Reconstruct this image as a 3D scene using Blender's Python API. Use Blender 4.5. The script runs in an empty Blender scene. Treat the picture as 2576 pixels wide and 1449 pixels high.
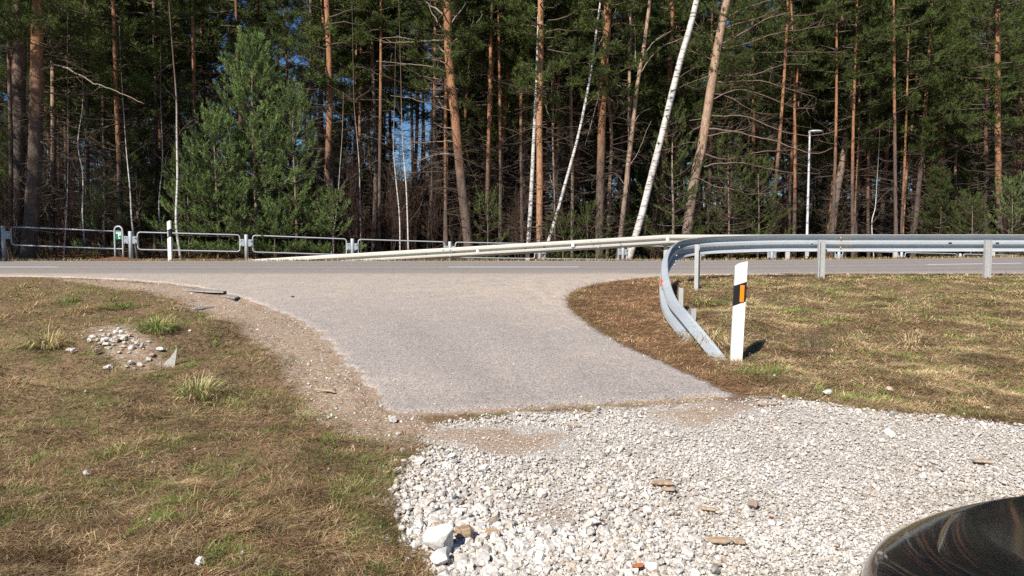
import bpy, math
import numpy as np
from math import pi, sin, cos, tan, radians, sqrt, atan2

C = bpy.context.scene.collection
rng = np.random.default_rng(11)
EYE = 0.75            # eye height above the road surface (road = z 0)
F = 1935.0            # focal length for a 2576 px wide picture
TH = math.atan((724.5 - 590) / F)

# ------------------------------------------------------------------ camera maths used to survey the place
def ray(x, y):
    dx = (x - 1288) / F; dv = (724.5 - y) / F
    return np.array([dx, cos(TH) + dv * sin(TH), -sin(TH) + dv * cos(TH)])
def at(x, y, Y):
    d = ray(x, y); s = Y / d[1]
    return np.array([d[0] * s, Y, EYE + d[2] * s])
def px_of(p):
    X, Y, Z = p[0], p[1], p[2] - EYE
    yc = Y * cos(TH) - Z * sin(TH); zc = Y * sin(TH) + Z * cos(TH)
    return 1288 + F * X / yc, 724.5 - F * zc / yc

def sstep(a, b, x):
    t = np.clip((np.asarray(x, float) - a) / (b - a), 0, 1); return t * t * (3 - 2 * t)
_ky = np.array([-60, -6, 0, 2.0, 3.6, 5.0, 6.2, 7.4, 8.6, 10, 11.3, 12.5, 13.6, 14.4, 15.2, 400])
_kz = np.array([-1.0, -.92, -.90, -.885, -.86, -.77, -.655, -.53, -.415, -.29, -.175, -.085, -.04, -.03, -.03, -.03])
def ramp(y):
    y = np.asarray(y, float)
    return (np.interp(y - .35, _ky, _kz) + np.interp(y, _ky, _kz) + np.interp(y + .35, _ky, _kz)) / 3
def gp(x, y):
    d = ray(x, y); lo, hi = .3, 200.0
    f = lambda Y: EYE + d[2] * Y / d[1] - float(ramp(Y))
    for _ in range(60):
        m = (lo + hi) / 2
        if f(m) > 0: lo = m
        else: hi = m
    return np.array([d[0] * lo / d[1], lo])
def gpl(pts): return np.array([gp(*p) for p in pts])

def sdist(poly, P):
    """signed distance to a polygon, negative inside"""
    P = np.asarray(P, float); a = np.asarray(poly); b = np.roll(a, -1, 0)
    best = np.full(len(P), 1e9); inside = np.zeros(len(P), bool)
    for p, q in zip(a, b):
        e = q - p; w = P - p
        t = np.clip((w @ e) / max(e @ e, 1e-12), 0, 1)
        dd = w - t[:, None] * e
        best = np.minimum(best, np.hypot(dd[:, 0], dd[:, 1]))
        c = ((p[1] > P[:, 1]) != (q[1] > P[:, 1]))
        with np.errstate(divide='ignore', invalid='ignore'):
            xx = (q[0] - p[0]) * (P[:, 1] - p[1]) / (q[1] - p[1] if q[1] != p[1] else 1e-9) + p[0]
        inside ^= c & (P[:, 0] < xx)
    return np.where(inside, -best, best)

DL = gpl([(1000,1046),(965,1022),(930,980),(880,925),(830,870),(790,830),(740,803),(690,782),(640,764),(590,746),(540,733),(480,722),(410,713),(320,706),(200,700),(60,696),(-300,694.5)])
DR = gpl([(1858,1000),(1780,962),(1700,928),(1630,897),(1560,866),(1500,828),(1455,797),(1434,775),(1427,757),(1434,740),(1455,727),(1500,715),(1560,706),(1640,698),(1740,692.5)])
DRIVE = np.vstack([DL, [[-16, 14.9], [6, 14.9]], DR[::-1]])
GRAVEL = gpl([(1040,1100),(1085,1075),(1150,1058),(1280,1047),(1480,1034),(1700,1018),(1870,1003),(1950,1000),(2030,1008),(2100,1020),(2300,1045),(2576,1070),(3100,1120),(3300,1700),(3300,2300),(1080,2300),(1100,1600),(1083,1440),(1072,1405),(1030,1375),(1000,1330),(992,1260),(1010,1200),(1040,1165),(1075,1130)])
SAND = gpl([(130,699),(450,720),(600,752),(700,792),(790,835),(880,930),(960,1030),(1000,1048),(1080,1068),(1060,1120),(990,1130),(880,1090),(790,1025),(745,950),(690,885),(595,828),(530,795),(430,752),(250,716)])
DUST = gpl([(1060,1090),(1200,1075),(1400,1080),(1450,1110),(1400,1150),(1250,1150),(1120,1125)])
DUST2 = gpl([(1650,1025),(1870,1008),(1900,1030),(1760,1075),(1640,1060)])
DUST3 = gpl([(1330,1265),(1440,1255),(1480,1285),(1400,1330),(1320,1300)])
HEAP = gpl([(230,855),(280,835),(330,845),(420,885),(440,925),(380,945),(300,940),(240,910),(195,890)])
LITTER = gpl([(1428,760),(1480,718),(1660,695),(1720,740),(1735,850),(1840,950),(1900,1000),(1858,1000),(1700,928),(1560,866),(1440,790)])

_ph = rng.uniform(0, 2 * pi, (40, 3)); _dr = rng.uniform(0, 2 * pi, 40)
def fnoise(x, y, s, k=0, n=6):
    """cheap smooth noise -1..1 at wavelength s"""
    r = 0
    for i in range(n):
        j = (k * 7 + i) % 40
        f = 2 * pi / s * (0.6 + 0.25 * i)
        r = r + np.sin(f * (x * cos(_dr[j]) + y * sin(_dr[j])) + _ph[j, 0] + 1.3 * np.sin(f * .6 * (x * sin(_dr[j]) - y * cos(_dr[j])) + _ph[j, 1]))
    return r / n * 1.6
def road_near(x): x = np.asarray(x, float); return 14.6 + .7 * sstep(0, 5, x) + .0135 * np.clip(x - 22, 0, None) ** 1.5
def road_off(x): x = np.asarray(x, float); return np.where(x > 0, np.where(x < 25, .0135 * x * x, .0135 * 625 + .675 * (x - 25)), 0.0)
def road_far(x): return 22.0 + road_off(x)
def fence_y(x): return 23.0 + (np.asarray(x, float) + 15.17) * .341
def floor_z(x): return -.04 - .95 * sstep(-16, 18, x)
def H(x, y):
    x = np.asarray(x, float); y = np.asarray(y, float); sh = x.shape
    z = ramp(y)
    P = np.stack([x.ravel(), y.ravel()], 1)
    near = (P[:, 1] < 16) & (P[:, 1] > -3) & (np.abs(P[:, 0]) < 20)
    m = np.ones(len(P))
    if near.any():
        d = sdist(DRIVE, P[near]); g = sdist(GRAVEL, P[near])
        m[near] = sstep(.05, .9, d) * (.25 + .75 * sstep(-.1, .6, g))
    m = m.reshape(sh) * (1 - sstep(13.4, 14.4, y))
    z = z + m * (.042 * fnoise(x, y, 1.6, 1) + .05 * fnoise(x, y, 4.5, 2) + .018 * fnoise(x, y, .55, 3))
    z = z + m * (.19 * np.exp(-((x + 4.35) ** 2 / 1.2 + (y - 8.2) ** 2 / .8)) - .19 * np.exp(-((x + 4.35) ** 2 / .35 + (y - 6.95) ** 2 / .05)) + .12 * np.exp(-((x + 4.55) ** 2 / .5 + (y - 6.55) ** 2 / .05)))  # stone mound; hollow with a bank added on its sun side for shadow
    # beyond the road: verge, then the forest floor falling to the right
    b = sstep(0, 6, y - road_far(x) - .6)
    z = z + b * (floor_z(x) + .03 + .10 * fnoise(x, y, 7, 4) * sstep(0, 5, y - fence_y(x)))
    z = z - .35 * sstep(40, 120, y) * 0
    return z
def Hs(x, y): return float(H(np.array([x]), np.array([y]))[0])
def gph(x, y):
    """ground point under a pixel, on the real terrain"""
    d = ray(x, y); Y0 = gp(x, y)[1]; best = Y0
    for Y in np.linspace(Y0 * .85, Y0 * 1.2, 140):
        X = d[0] * Y / d[1]
        if EYE + d[2] * Y / d[1] <= Hs(X, Y): best = Y; break
    X = d[0] * best / d[1]; return np.array([X, best, Hs(X, best)])

# ------------------------------------------------------------------ mesh helpers
class G:
    def __init__(s): s.v = []; s.f = []; s.n = 0
    def add(s, V, Fs, mi=0, col=None, smooth=True):
        V = np.asarray(V, np.float64).reshape(-1, 3)
        if col is None: col = np.ones((len(V), 3))
        col = np.broadcast_to(np.asarray(col, float), (len(V), 3))
        s.v.append((V, col))
        if not isinstance(Fs, (list, tuple)): Fs = [Fs]
        for A in Fs:
            A = np.asarray(A, np.int64)
            if A.size: s.f.append((A + s.n, mi, smooth))
        s.n += len(V); return s
    def merge(s, o, M=None, off=(0,0,0)):
        for (A, mi, sm) in o.f: s.f.append((A + s.n, mi, sm))
        for V, c in o.v:
            if M is not None: V = V @ np.asarray(M).T
            s.v.append((V + np.asarray(off), c))
        s.n += o.n; return s
    def mesh(s, name, mats):
        V = np.concatenate([a for a, _ in s.v]); col = np.concatenate([c for _, c in s.v])
        me = bpy.data.meshes.new(name)
        lv = np.concatenate([A.ravel() for A, _, _ in s.f]); tot = np.concatenate([np.full(len(A), A.shape[1]) for A, _, _ in s.f])
        mi = np.concatenate([np.full(len(A), m) for A, m, _ in s.f]); sm = np.concatenate([np.full(len(A), bool(x)) for A, _, x in s.f])
        st = np.concatenate([[0], np.cumsum(tot)[:-1]])
        me.vertices.add(len(V)); me.vertices.foreach_set('co', V.astype(np.float32).ravel())
        me.loops.add(len(lv)); me.loops.foreach_set('vertex_index', lv.astype(np.int32))
        me.polygons.add(len(tot)); me.polygons.foreach_set('loop_start', st.astype(np.int32)); me.polygons.foreach_set('loop_total', tot.astype(np.int32))
        me.polygons.foreach_set('material_index', mi.astype(np.int32)); me.polygons.foreach_set('use_smooth', sm)
        ca = me.color_attributes.new('Col', 'FLOAT_COLOR', 'POINT')
        ca.data.foreach_set('color', np.hstack([col, np.ones((len(col), 1))]).astype(np.float32).ravel())
        for m in (mats if isinstance(mats, (list, tuple)) else [mats]): me.materials.append(m)
        me.update(calc_edges=True); me.validate(); return me
    def build(s, name, mats, parent=None, loc=(0,0,0)):
        o = bpy.data.objects.new(name, s.mesh(name, mats)); C.objects.link(o); o.location = loc
        if parent is not None: o.parent = parent
        return o
def tag(o, label=None, cat=None, group=None, kind=None):
    if label: o['label'] = label
    if cat: o['category'] = cat
    if group: o['group'] = group
    if kind: o['kind'] = kind
    return o
def thing(name, label, cat, loc=(0,0,0), rz=0, group=None):
    o = bpy.data.objects.new(name, None); C.objects.link(o); o.location = tuple(loc); o.rotation_euler = (0, 0, rz)
    o.empty_display_size = .2
    return tag(o, label, cat, group)
def mobj(name, me, parent=None, loc=(0,0,0), rz=0, sc=(1,1,1)):
    o = bpy.data.objects.new(name, me); C.objects.link(o); o.location = tuple(loc); o.rotation_euler = (0,0,rz); o.scale = sc
    if parent is not None: o.parent = parent
    return o
def nrm(a): return a / np.maximum(np.linalg.norm(a, axis=-1, keepdims=True), 1e-9)
def perp(D):
    a = np.where(np.abs(D[:, 2:3]) < .9, np.array([[0,0,1.]]), np.array([[1.,0,0]]))
    u = nrm(np.cross(D, a)); return u, np.cross(D, u)
def spline(P, n):
    P = np.asarray(P, float)
    Q = np.vstack([2 * P[0] - P[1], P, 2 * P[-1] - P[-2]]); out = []
    m = len(P) - 1; ts = np.linspace(0, m, n)
    for t in ts:
        i = min(int(t), m - 1); u = t - i; a, b, c, d = Q[i:i+4]
        out.append(.5 * (2*b + (c-a)*u + (2*a-5*b+4*c-d)*u*u + (3*b-a-3*c+d)*u**3))
    return np.array(out)
def tube(g, P, R, n=8, mi=0, col=None, caps=True, wob=0, closed=False):
    P = np.asarray(P, float); k = len(P); R = np.broadcast_to(np.asarray(R, float), (k,))
    if closed: T = nrm(np.roll(P, -1, 0) - np.roll(P, 1, 0))
    else: T = nrm(np.gradient(P, axis=0))
    u, v = perp(T[:1]); us = [u[0]]
    for i in range(1, k):
        w = us[-1] - T[i] * (us[-1] @ T[i]); us.append(w / max(np.linalg.norm(w), 1e-9))
    us = np.array(us); vs = np.cross(T, us)
    a = np.linspace(0, 2*pi, n, endpoint=False)
    rr = R[:, None] * (1 + (wob * rng.normal(size=(k, n)) if wob else 0))
    V = P[:, None] + rr[..., None] * (np.cos(a)[None, :, None] * us[:, None] + np.sin(a)[None, :, None] * vs[:, None])
    V = V.reshape(-1, 3); fs = []
    kk = k if closed else k - 1
    i = np.repeat(np.arange(kk), n); j = np.tile(np.arange(n), kk); i2 = (i + 1) % k
    fs = [np.stack([i*n+j, i*n+(j+1) % n, i2*n+(j+1) % n, i2*n+j], 1)]
    if caps and not closed:
        fs.append(np.array([list(range(n))[::-1]])); fs.append(np.array([[ (k-1)*n + q for q in range(n)]]))
    c = col
    g.add(V, fs, mi, c); return g
def sticks(g, P0, P1, r0, r1, mi=0, col=None):
    P0 = np.asarray(P0); P1 = np.asarray(P1); n = len(P0)
    if n == 0: return
    D = nrm(P1 - P0); u, v = perp(D)
    r0 = np.broadcast_to(r0, (n,))[:, None]; r1 = np.broadcast_to(r1, (n,))[:, None]
    V = np.zeros((n, 6, 3))
    for k in range(3):
        w = cos(2*pi*k/3) * u + sin(2*pi*k/3) * v
        V[:, k] = P0 + w * r0; V[:, 3+k] = P1 + w * r1
    b = np.arange(n)[:, None] * 6
    fs = np.concatenate([b + np.array([[k, (k+1) % 3, 3+(k+1) % 3, 3+k]]) for k in range(3)])
    cc = None if col is None else np.repeat(np.broadcast_to(col, (n, 3)), 6, 0)
    g.add(V.reshape(-1, 3), fs, mi, cc)
def needles(g, P, D, sl, nl, w, k, r, mi=0, spread=(.5, 1.15), col=None):
    n = len(P)
    if n == 0: return
    D = nrm(D); u, v = perp(D)
    P = np.repeat(P, k, 0); D = np.repeat(D, k, 0); u = np.repeat(u, k, 0); v = np.repeat(v, k, 0)
    a = r.uniform(0, 2*pi, n*k)[:, None]; ph = r.uniform(*spread, n*k)[:, None]
    side = np.cos(a) * u + np.sin(a) * v
    d = D * np.cos(ph) + side * np.sin(ph)
    base = P + D * (r.uniform(0, 1, n*k)[:, None] * sl)
    L = nl * r.uniform(.7, 1.2, n*k)[:, None]
    q = nrm(np.cross(d, r.normal(size=(n*k, 3))))
    V = np.stack([base - q * w * .5, base + q * w * .5, base + d * L], 1).reshape(-1, 3)
    if col is None: col = np.repeat(r.uniform(.65, 1.3, n), k)[:, None] * np.ones((1, 3))
    else: col = np.repeat(col, k, 0)
    g.add(V, np.arange(n*k*3).reshape(-1, 3), mi, np.repeat(col, 3, 0), smooth=False)
def box(g, c, s, mi=0, col=None, R=None, bev=0.0):
    c = np.asarray(c, float); h = np.asarray(s, float) / 2
    if bev <= 0:
        V = np.array([[x, y, z] for x in (-1, 1) for y in (-1, 1) for z in (-1, 1)]) * h
        Fq = np.array([[0,1,3,2],[4,6,7,5],[0,4,5,1],[2,3,7,6],[0,2,6,4],[1,5,7,3]])
        fs = [Fq]
    else:
        import bmesh
        bm = bmesh.new(); bmesh.ops.create_cube(bm, size=1)
        for q in bm.verts: q.co.x *= s[0]; q.co.y *= s[1]; q.co.z *= s[2]
        bmesh.ops.bevel(bm, geom=bm.edges[:], offset=bev, segments=2, affect='EDGES', profile=.5)
        V = np.array([q.co[:] for q in bm.verts]); fs = {}
        for f in bm.faces: fs.setdefault(len(f.verts), []).append([q.index for q in f.verts])
        fs = [np.array(a) for a in fs.values()]; bm.free()
    if R is not None: V = V @ np.asarray(R).T
    g.add(V + c, fs, mi, col, smooth=False); return g
def rotz(a): return np.array([[cos(a), -sin(a), 0], [sin(a), cos(a), 0], [0, 0, 1]])
def roty(a): return np.array([[cos(a), 0, sin(a)], [0, 1, 0], [-sin(a), 0, cos(a)]])
def rotx(a): return np.array([[1, 0, 0], [0, cos(a), -sin(a)], [0, sin(a), cos(a)]])
def prism(g, poly, y0, y1, mi=0, col=None, R=None, off=(0,0,0)):
    """extrude an x/z outline between y0 and y1"""
    n = len(poly); V = np.array([[x, y0, z] for x, z in poly] + [[x, y1, z] for x, z in poly])
    if R is not None: V = V @ np.asarray(R).T
    fs = [np.array([list(range(n))]), np.array([list(range(n, 2*n))[::-1]]), np.array([[i, i+n, (i+1) % n + n, (i+1) % n] for i in range(n)])]
    g.add(V + np.asarray(off), fs, mi, col, smooth=False); return g

# ------------------------------------------------------------------ materials
class NT:
    def __init__(s, name):
        s.m = bpy.data.materials.new(name); s.m.use_nodes = True; s.t = s.m.node_tree; s.t.nodes.clear()
        s.out = s.t.nodes.new('ShaderNodeOutputMaterial')
    def n(s, typ, **kw):
        o = s.t.nodes.new('ShaderNode' + typ)
        for k, v in kw.items():
            if k in o.inputs and not hasattr(type(o), k): s.put(o.inputs[k], v)
            else: setattr(o, k, v)
        return o
    def put(s, i, v):
        if isinstance(v, bpy.types.NodeSocket): s.t.links.new(v, i)
        else:
            if i.type == 'RGBA' and len(v) == 3: v = (*v, 1)
            i.default_value = v
    def coord(s, kind='Object', scale=(1,1,1)):
        c = s.t.nodes.new('ShaderNodeTexCoord'); m = s.t.nodes.new('ShaderNodeMapping')
        s.t.links.new(c.outputs[kind], m.inputs['Vector']); m.inputs['Scale'].default_value = scale; return m.outputs[0]
    def noise(s, vec, scale, detail=4, rough=.6, out='Fac', dist=0):
        o = s.t.nodes.new('ShaderNodeTexNoise'); s.t.links.new(vec, o.inputs['Vector'])
        o.inputs['Scale'].default_value = scale; o.inputs['Detail'].default_value = detail; o.inputs['Roughness'].default_value = rough; o.inputs['Distortion'].default_value = dist
        return o.outputs[out]
    def voro(s, vec, scale, out='Distance', feature='F1'):
        o = s.t.nodes.new('ShaderNodeTexVoronoi'); o.feature = feature; s.t.links.new(vec, o.inputs['Vector']); o.inputs['Scale'].default_value = scale; return o.outputs[out]
    def ramp(s, fac, stops):
        o = s.t.nodes.new('ShaderNodeValToRGB'); s.t.links.new(fac, o.inputs[0]); e = o.color_ramp.elements
        while len(e) < len(stops): e.new(.5)
        for i, (p, c) in enumerate(stops):
            e[i].position = p; e[i].color = (*c, 1) if len(c) == 3 else c
        return o.outputs[0]
    def mix(s, fac, a, b, mode='MIX'):
        o = s.t.nodes.new('ShaderNodeMix'); o.data_type = 'RGBA'; o.blend_type = mode
        s.put(o.inputs[0], fac); s.put(o.inputs[6], a); s.put(o.inputs[7], b); return o.outputs[2]
    def math(s, op, a, b=0.0, c=None):
        o = s.t.nodes.new('ShaderNodeMath'); o.operation = op; s.put(o.inputs[0], a); s.put(o.inputs[1], b)
        if c is not None: s.put(o.inputs[2], c)
        return o.outputs[0]
    def attr(s, name='Col'):
        o = s.t.nodes.new('ShaderNodeAttribute'); o.attribute_name = name; return o
    def sep(s, c):
        o = s.t.nodes.new('ShaderNodeSeparateColor'); s.t.links.new(c, o.inputs[0]); return o.outputs
    def xyz(s, v):
        o = s.t.nodes.new('ShaderNodeSeparateXYZ'); s.t.links.new(v, o.inputs[0]); return o.outputs
    def bump(s, h, strength=.5, dist=.01):
        o = s.t.nodes.new('ShaderNodeBump'); s.t.links.new(h, o.inputs['Height']); o.inputs['Strength'].default_value = strength; o.inputs['Distance'].default_value = dist; return o.outputs[0]
    def pbr(s, col, rough=.8, metal=0, normal=None, spec=.3, coat=0):
        o = s.t.nodes.new('ShaderNodeBsdfPrincipled'); s.put(o.inputs['Base Color'], col); s.put(o.inputs['Roughness'], rough); s.put(o.inputs['Metallic'], metal)
        o.inputs['Specular IOR Level'].default_value = spec; o.inputs['Coat Weight'].default_value = coat; o.inputs['Coat Roughness'].default_value = .07
        if normal is not None: s.t.links.new(normal, o.inputs['Normal'])
        s.t.links.new(o.outputs[0], s.out.inputs[0]); return s.m

def leafy(name, tint, transl=.25):
    t = NT(name); a = t.attr(); c = t.mix(1.0, a.outputs['Color'], tint, 'MULTIPLY')
    oi = t.n('ObjectInfo'); c = t.mix(t.math('MULTIPLY', oi.outputs['Random'], .35), c, (.055, .066, .025))
    d = t.n('BsdfDiffuse'); t.put(d.inputs[0], c); tr = t.n('BsdfTranslucent'); t.put(tr.inputs[0], c)
    m = t.n('MixShader'); m.inputs[0].default_value = transl
    t.t.links.new(d.outputs[0], m.inputs[1]); t.t.links.new(tr.outputs[0], m.inputs[2]); t.t.links.new(m.outputs[0], t.out.inputs[0]); return t.m
M = {}
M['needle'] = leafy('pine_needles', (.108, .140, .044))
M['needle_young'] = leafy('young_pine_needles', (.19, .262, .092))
M['needle_brown'] = leafy('dry_needles', (.13, .08, .04))
def mk_blade():
    t = NT('grass_blades'); a = t.attr()
    d = t.n('BsdfDiffuse'); t.put(d.inputs[0], a.outputs['Color']); tr = t.n('BsdfTranslucent'); t.put(tr.inputs[0], a.outputs['Color'])
    m = t.n('MixShader'); m.inputs[0].default_value = .25
    t.t.links.new(d.outputs[0], m.inputs[1]); t.t.links.new(tr.outputs[0], m.inputs[2]); t.t.links.new(m.outputs[0], t.out.inputs[0]); return t.m
M['blade'] = mk_blade()
def bark(name, low, high, zc, zw):
    t = NT(name); v = t.coord('Object'); z = t.xyz(v)[2]; oi = t.n('ObjectInfo')
    v2 = t.coord('Object', (1, 1, .28)); n1 = t.noise(v2, 22, 5, .7); n2 = t.noise(v, 1.3, 3)
    fac = t.n('MapRange', interpolation_type='SMOOTHSTEP'); 
    zz = t.math('ADD', z, t.math('MULTIPLY', t.math('SUBTRACT', n2, .5), 4.0)); zz = t.math('ADD', zz, t.math('MULTIPLY', t.math('SUBTRACT', oi.outputs['Random'], .5), 2.5))
    t.put(fac.inputs[0], zz); fac.inputs[1].default_value = zc - zw; fac.inputs[2].default_value = zc + zw
    base = t.mix(fac.outputs[0], low, high)
    patch = t.ramp(t.noise(v2, 7, 4), [(.3, (.62, .6, .6)), (.55, (1, 1, 1)), (.8, (1.25, 1.2, 1.15))])
    c = t.mix(1, base, patch, 'MULTIPLY')
    cr = t.ramp(n1, [(.36, (.25, .22, .2)), (.5, (1, 1, 1))])
    c = t.mix(.7, c, cr, 'MULTIPLY')
    return t.pbr(c, .9, 0, t.bump(n1, .9, .03), .15)
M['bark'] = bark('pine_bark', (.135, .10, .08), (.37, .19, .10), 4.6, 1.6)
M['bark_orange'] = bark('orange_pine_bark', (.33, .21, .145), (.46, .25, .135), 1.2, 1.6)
M['bark_shade'] = bark('shade_toned_pine_bark', (.085, .062, .05), (.21, .108, .06), 6.0, 2.4)  # bark of the rear rows, with forest shade put into its colour
M['bark_grey'] = bark('grey_pine_bark', (.15, .115, .095), (.22, .15, .11), 6.0, 1.5)
M['bark_tan'] = bark('tan_pine_bark', (.235, .178, .138), (.42, .29, .20), 4.6, 1.6)
def birch(young=False):
    t = NT('young_birch_bark' if young else 'birch_bark'); v = t.coord('Object'); vs = t.coord('Object', (2.2, 2.2, 9)); z = t.xyz(v)[2]
    n = t.noise(vs, 1.6, 4, .65); n2 = t.noise(v, 3, 3)
    c = t.ramp(n, [(.30, (.05, .04, .035)), (.40, (.26, .235, .21)), (.47, (.56, .53, .49)), (.8, (.68, .65, .61))])
    if young:
        up = t.n('MapRange'); t.put(up.inputs[0], t.math('ADD', z, t.math('MULTIPLY', n2, 2.0))); up.inputs[1].default_value = 4.2; up.inputs[2].default_value = 7.0
        c = t.mix(up.outputs[0], c, (.13, .085, .062))
    lo = t.n('MapRange'); t.put(lo.inputs[0], t.math('ADD', z, t.math('MULTIPLY', n2, .8))); lo.inputs[1].default_value = .2; lo.inputs[2].default_value = 1.5
    c = t.mix(lo.outputs[0], t.mix(n2, (.1, .08, .07), (.5, .46, .42)), c)
    return t.pbr(c, .75, 0, t.bump(n, .3, .01), .25)
M['birch'] = birch(); M['birch_young'] = birch(True)
def twig(name, c0, c1):
    t = NT(name); v = t.coord('Object'); n = t.noise(v, 6, 3); return t.pbr(t.mix(n, c0, c1), .9, spec=.15)
M['twig'] = twig('dead_twigs', (.075, .054, .042), (.15, .113, .088))
M['twig_red'] = twig('brown_twigs', (.055, .037, .029), (.11, .07, .053))
M['limb'] = twig('dead_limbs', (.22, .165, .125), (.36, .285, .225))
M['limb_warm'] = twig('bare_pine_limbs', (.13, .092, .072), (.25, .178, .135))
def galv(name, base=(.50, .53, .56), tint=(.40, .44, .48), metal=.45, rough=.45):
    t = NT(name); v = t.coord('Object'); n = t.noise(v, 3, 5); s = t.voro(v, 60, 'Color'); sg = t.sep(s)[0]
    c = t.mix(n, tint, base); c = t.mix(t.math('MULTIPLY', sg, .35), c, (.68, .70, .72))
    st = t.noise(t.coord('Object', (6, 6, .8)), 2, 4); c = t.mix(t.math('MULTIPLY', st, .25), c, (.33, .32, .29))
    return t.pbr(c, t.math('MULTIPLY_ADD', n, .25, rough - .1), metal, t.bump(n, .08, .004), .4)
M['galv'] = galv('galvanised_steel', (.43, .475, .505), (.34, .385, .415), .2, .5)
M['galv_old'] = galv('weathered_galvanised_steel', (.56, .53, .44), (.47, .44, .355), .1, .55)
M['galv_post'] = galv('post_steel', (.52, .52, .50), (.38, .38, .37), .3, .5)
def simple(name, c, rough=.5, metal=0, var=.15, sc=14, spec=.4, coat=0):
    t = NT(name); v = t.coord('Object'); n = t.noise(v, sc, 5); d = tuple(x * (1 - 2*var) for x in c)
    return t.pbr(t.mix(n, d, c), rough, metal, t.bump(n, .06, .003), spec, coat)
M['white'] = simple('white_plastic', (.80, .80, .79), .45, var=.04)
def post_white():
    t = NT('post_white'); v = t.coord('Object'); z = t.xyz(v)[2]; n = t.noise(v, 26, 5, .7); n2 = t.noise(v, 5, 4)
    d = t.n('MapRange'); t.put(d.inputs[0], t.math('ADD', z, t.math('MULTIPLY', n2, .16))); d.inputs[1].default_value = .05; d.inputs[2].default_value = .24
    c = t.mix(t.ramp(n, [(.62, (0,)*3), (.75, (.35,)*3)]), (.78, .78, .765), (.52, .49, .44)); return t.pbr(t.mix(d.outputs[0], t.mix(n, (.38, .31, .23), (.7, .67, .62)), c), .5, spec=.35)
M['post_white'] = post_white()
M['black'] = simple('black_plastic', (.02, .02, .022), .45, var=.2)
M['orange'] = simple('orange_reflector', (.95, .27, .01), .25, var=.06, sc=60)
M['red_orange'] = simple('red_orange_reflector', (.85, .14, .03), .3, var=.1)
M['green_sign'] = simple('green_sign_paint', (.01, .16, .075), .4, var=.1)
M['lamp_grey'] = simple('lamp_grey_paint', (.62, .64, .65), .4, .2)
M['lamp_pole'] = galv('lamp_pole_steel', (.78, .79, .80), (.68, .69, .71), .1, .4)
M['dark'] = simple('dark_hole', (.015, .015, .016), .8)
M['lens'] = simple('lamp_lens', (.6, .62, .62), .2)
M['carpaint'] = simple('black_car_paint', (.004, .0045, .008), .3, var=.05, spec=.12, coat=1)
M['carglass'] = simple('car_glass', (.01, .012, .013), .05, spec=.6)
M['rubber'] = simple('tyre_rubber', (.018, .018, .018), .85)
M['alloy'] = simple('alloy_rim', (.45, .45, .46), .3, .8)
M['headlamp'] = simple('headlight_glass', (.55, .57, .58), .08, .3)
def stone(name='pale_stone', tint=(1, 1, 1)):
    t = NT(name); a = t.attr(); v = t.coord('Object'); n = t.noise(v, 60, 5, .7); n2 = t.noise(v, 14, 3)
    k = t.ramp(n, [(.3, (.62, .59, .55)), (.5, (.95, .94, .92)), (.75, (1.08, 1.07, 1.06))])
    c = t.mix(1, a.outputs['Color'], k, 'MULTIPLY'); c = t.mix(t.math('MULTIPLY', n2, .3), c, (.42, .36, .29)); c = t.mix(1, c, tint, 'MULTIPLY')
    return t.pbr(c, .92, 0, t.bump(n, .5, .006), .2)
M['stone'] = stone()
def wood():
    t = NT('weathered_wood'); v = t.coord('Object', (2, 40, 40)); n = t.noise(v, 1.2, 5, .7)
    c = t.ramp(n, [(.3, (.15, .10, .065)), (.5, (.36, .265, .175)), (.72, (.5, .40, .29))]); return t.pbr(c, .85, 0, t.bump(n, .6, .004), .2)
M['wood'] = wood()
def asphalt(name, base, warm, dustc, speck=.55):
    t = NT(name); v = t.coord('Object'); a = t.attr(); sp = t.sep(a.outputs['Color'])
    f = t.noise(v, 95, 4, .8); vo = t.voro(v, 120, 'Color'); vg = t.sep(vo)[0]
    big = t.noise(v, .9, 5, .6); mid = t.noise(v, 5, 5, .65); streak = t.noise(t.coord('Object', (.25, 2.2, 1)), 1.5, 4)
    c = t.mix(big, base, warm)
    c = t.mix(t.math('MULTIPLY', t.ramp(mid, [(.45, (0,0,0)), (.7, (1,1,1))]), .3), c, dustc)
    c = t.mix(t.math('MULTIPLY', sp[0], t.ramp(streak, [(.3, (.45,)*3), (.65, (1,)*3)])), c, tuple(x*.70 for x in base))     # traffic-worn tracks and darker edges
    c = t.mix(t.math('MULTIPLY', sp[1], t.ramp(mid, [(.3, (.2,)*3), (.6, (1,)*3)])), c, dustc)                                   # sandy dust
    k = t.ramp(vg, [(.0, (1 - speck,)*3), (.45, (1, 1, 1)), (1, (1 + speck*.75,)*3)])
    c = t.mix(1, c, k, 'MULTIPLY'); c = t.mix(.5, c, t.ramp(f, [(.3, (.7,)*3), (.7, (1.3,)*3)]), 'MULTIPLY')
    # a few hairline cracks and dark blotches
    h = t.math('ADD', vg, f)
    return t.pbr(c, .9, 0, t.bump(h, .55, .006), .25)
M['drive'] = asphalt('worn_driveway_asphalt', (.298, .265, .243), (.350, .308, .277), (.47, .39, .315))
M['road'] = asphalt('road_asphalt', (.258, .231, .214), (.282, .252, .23), (.38, .32, .27), .4)
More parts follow.
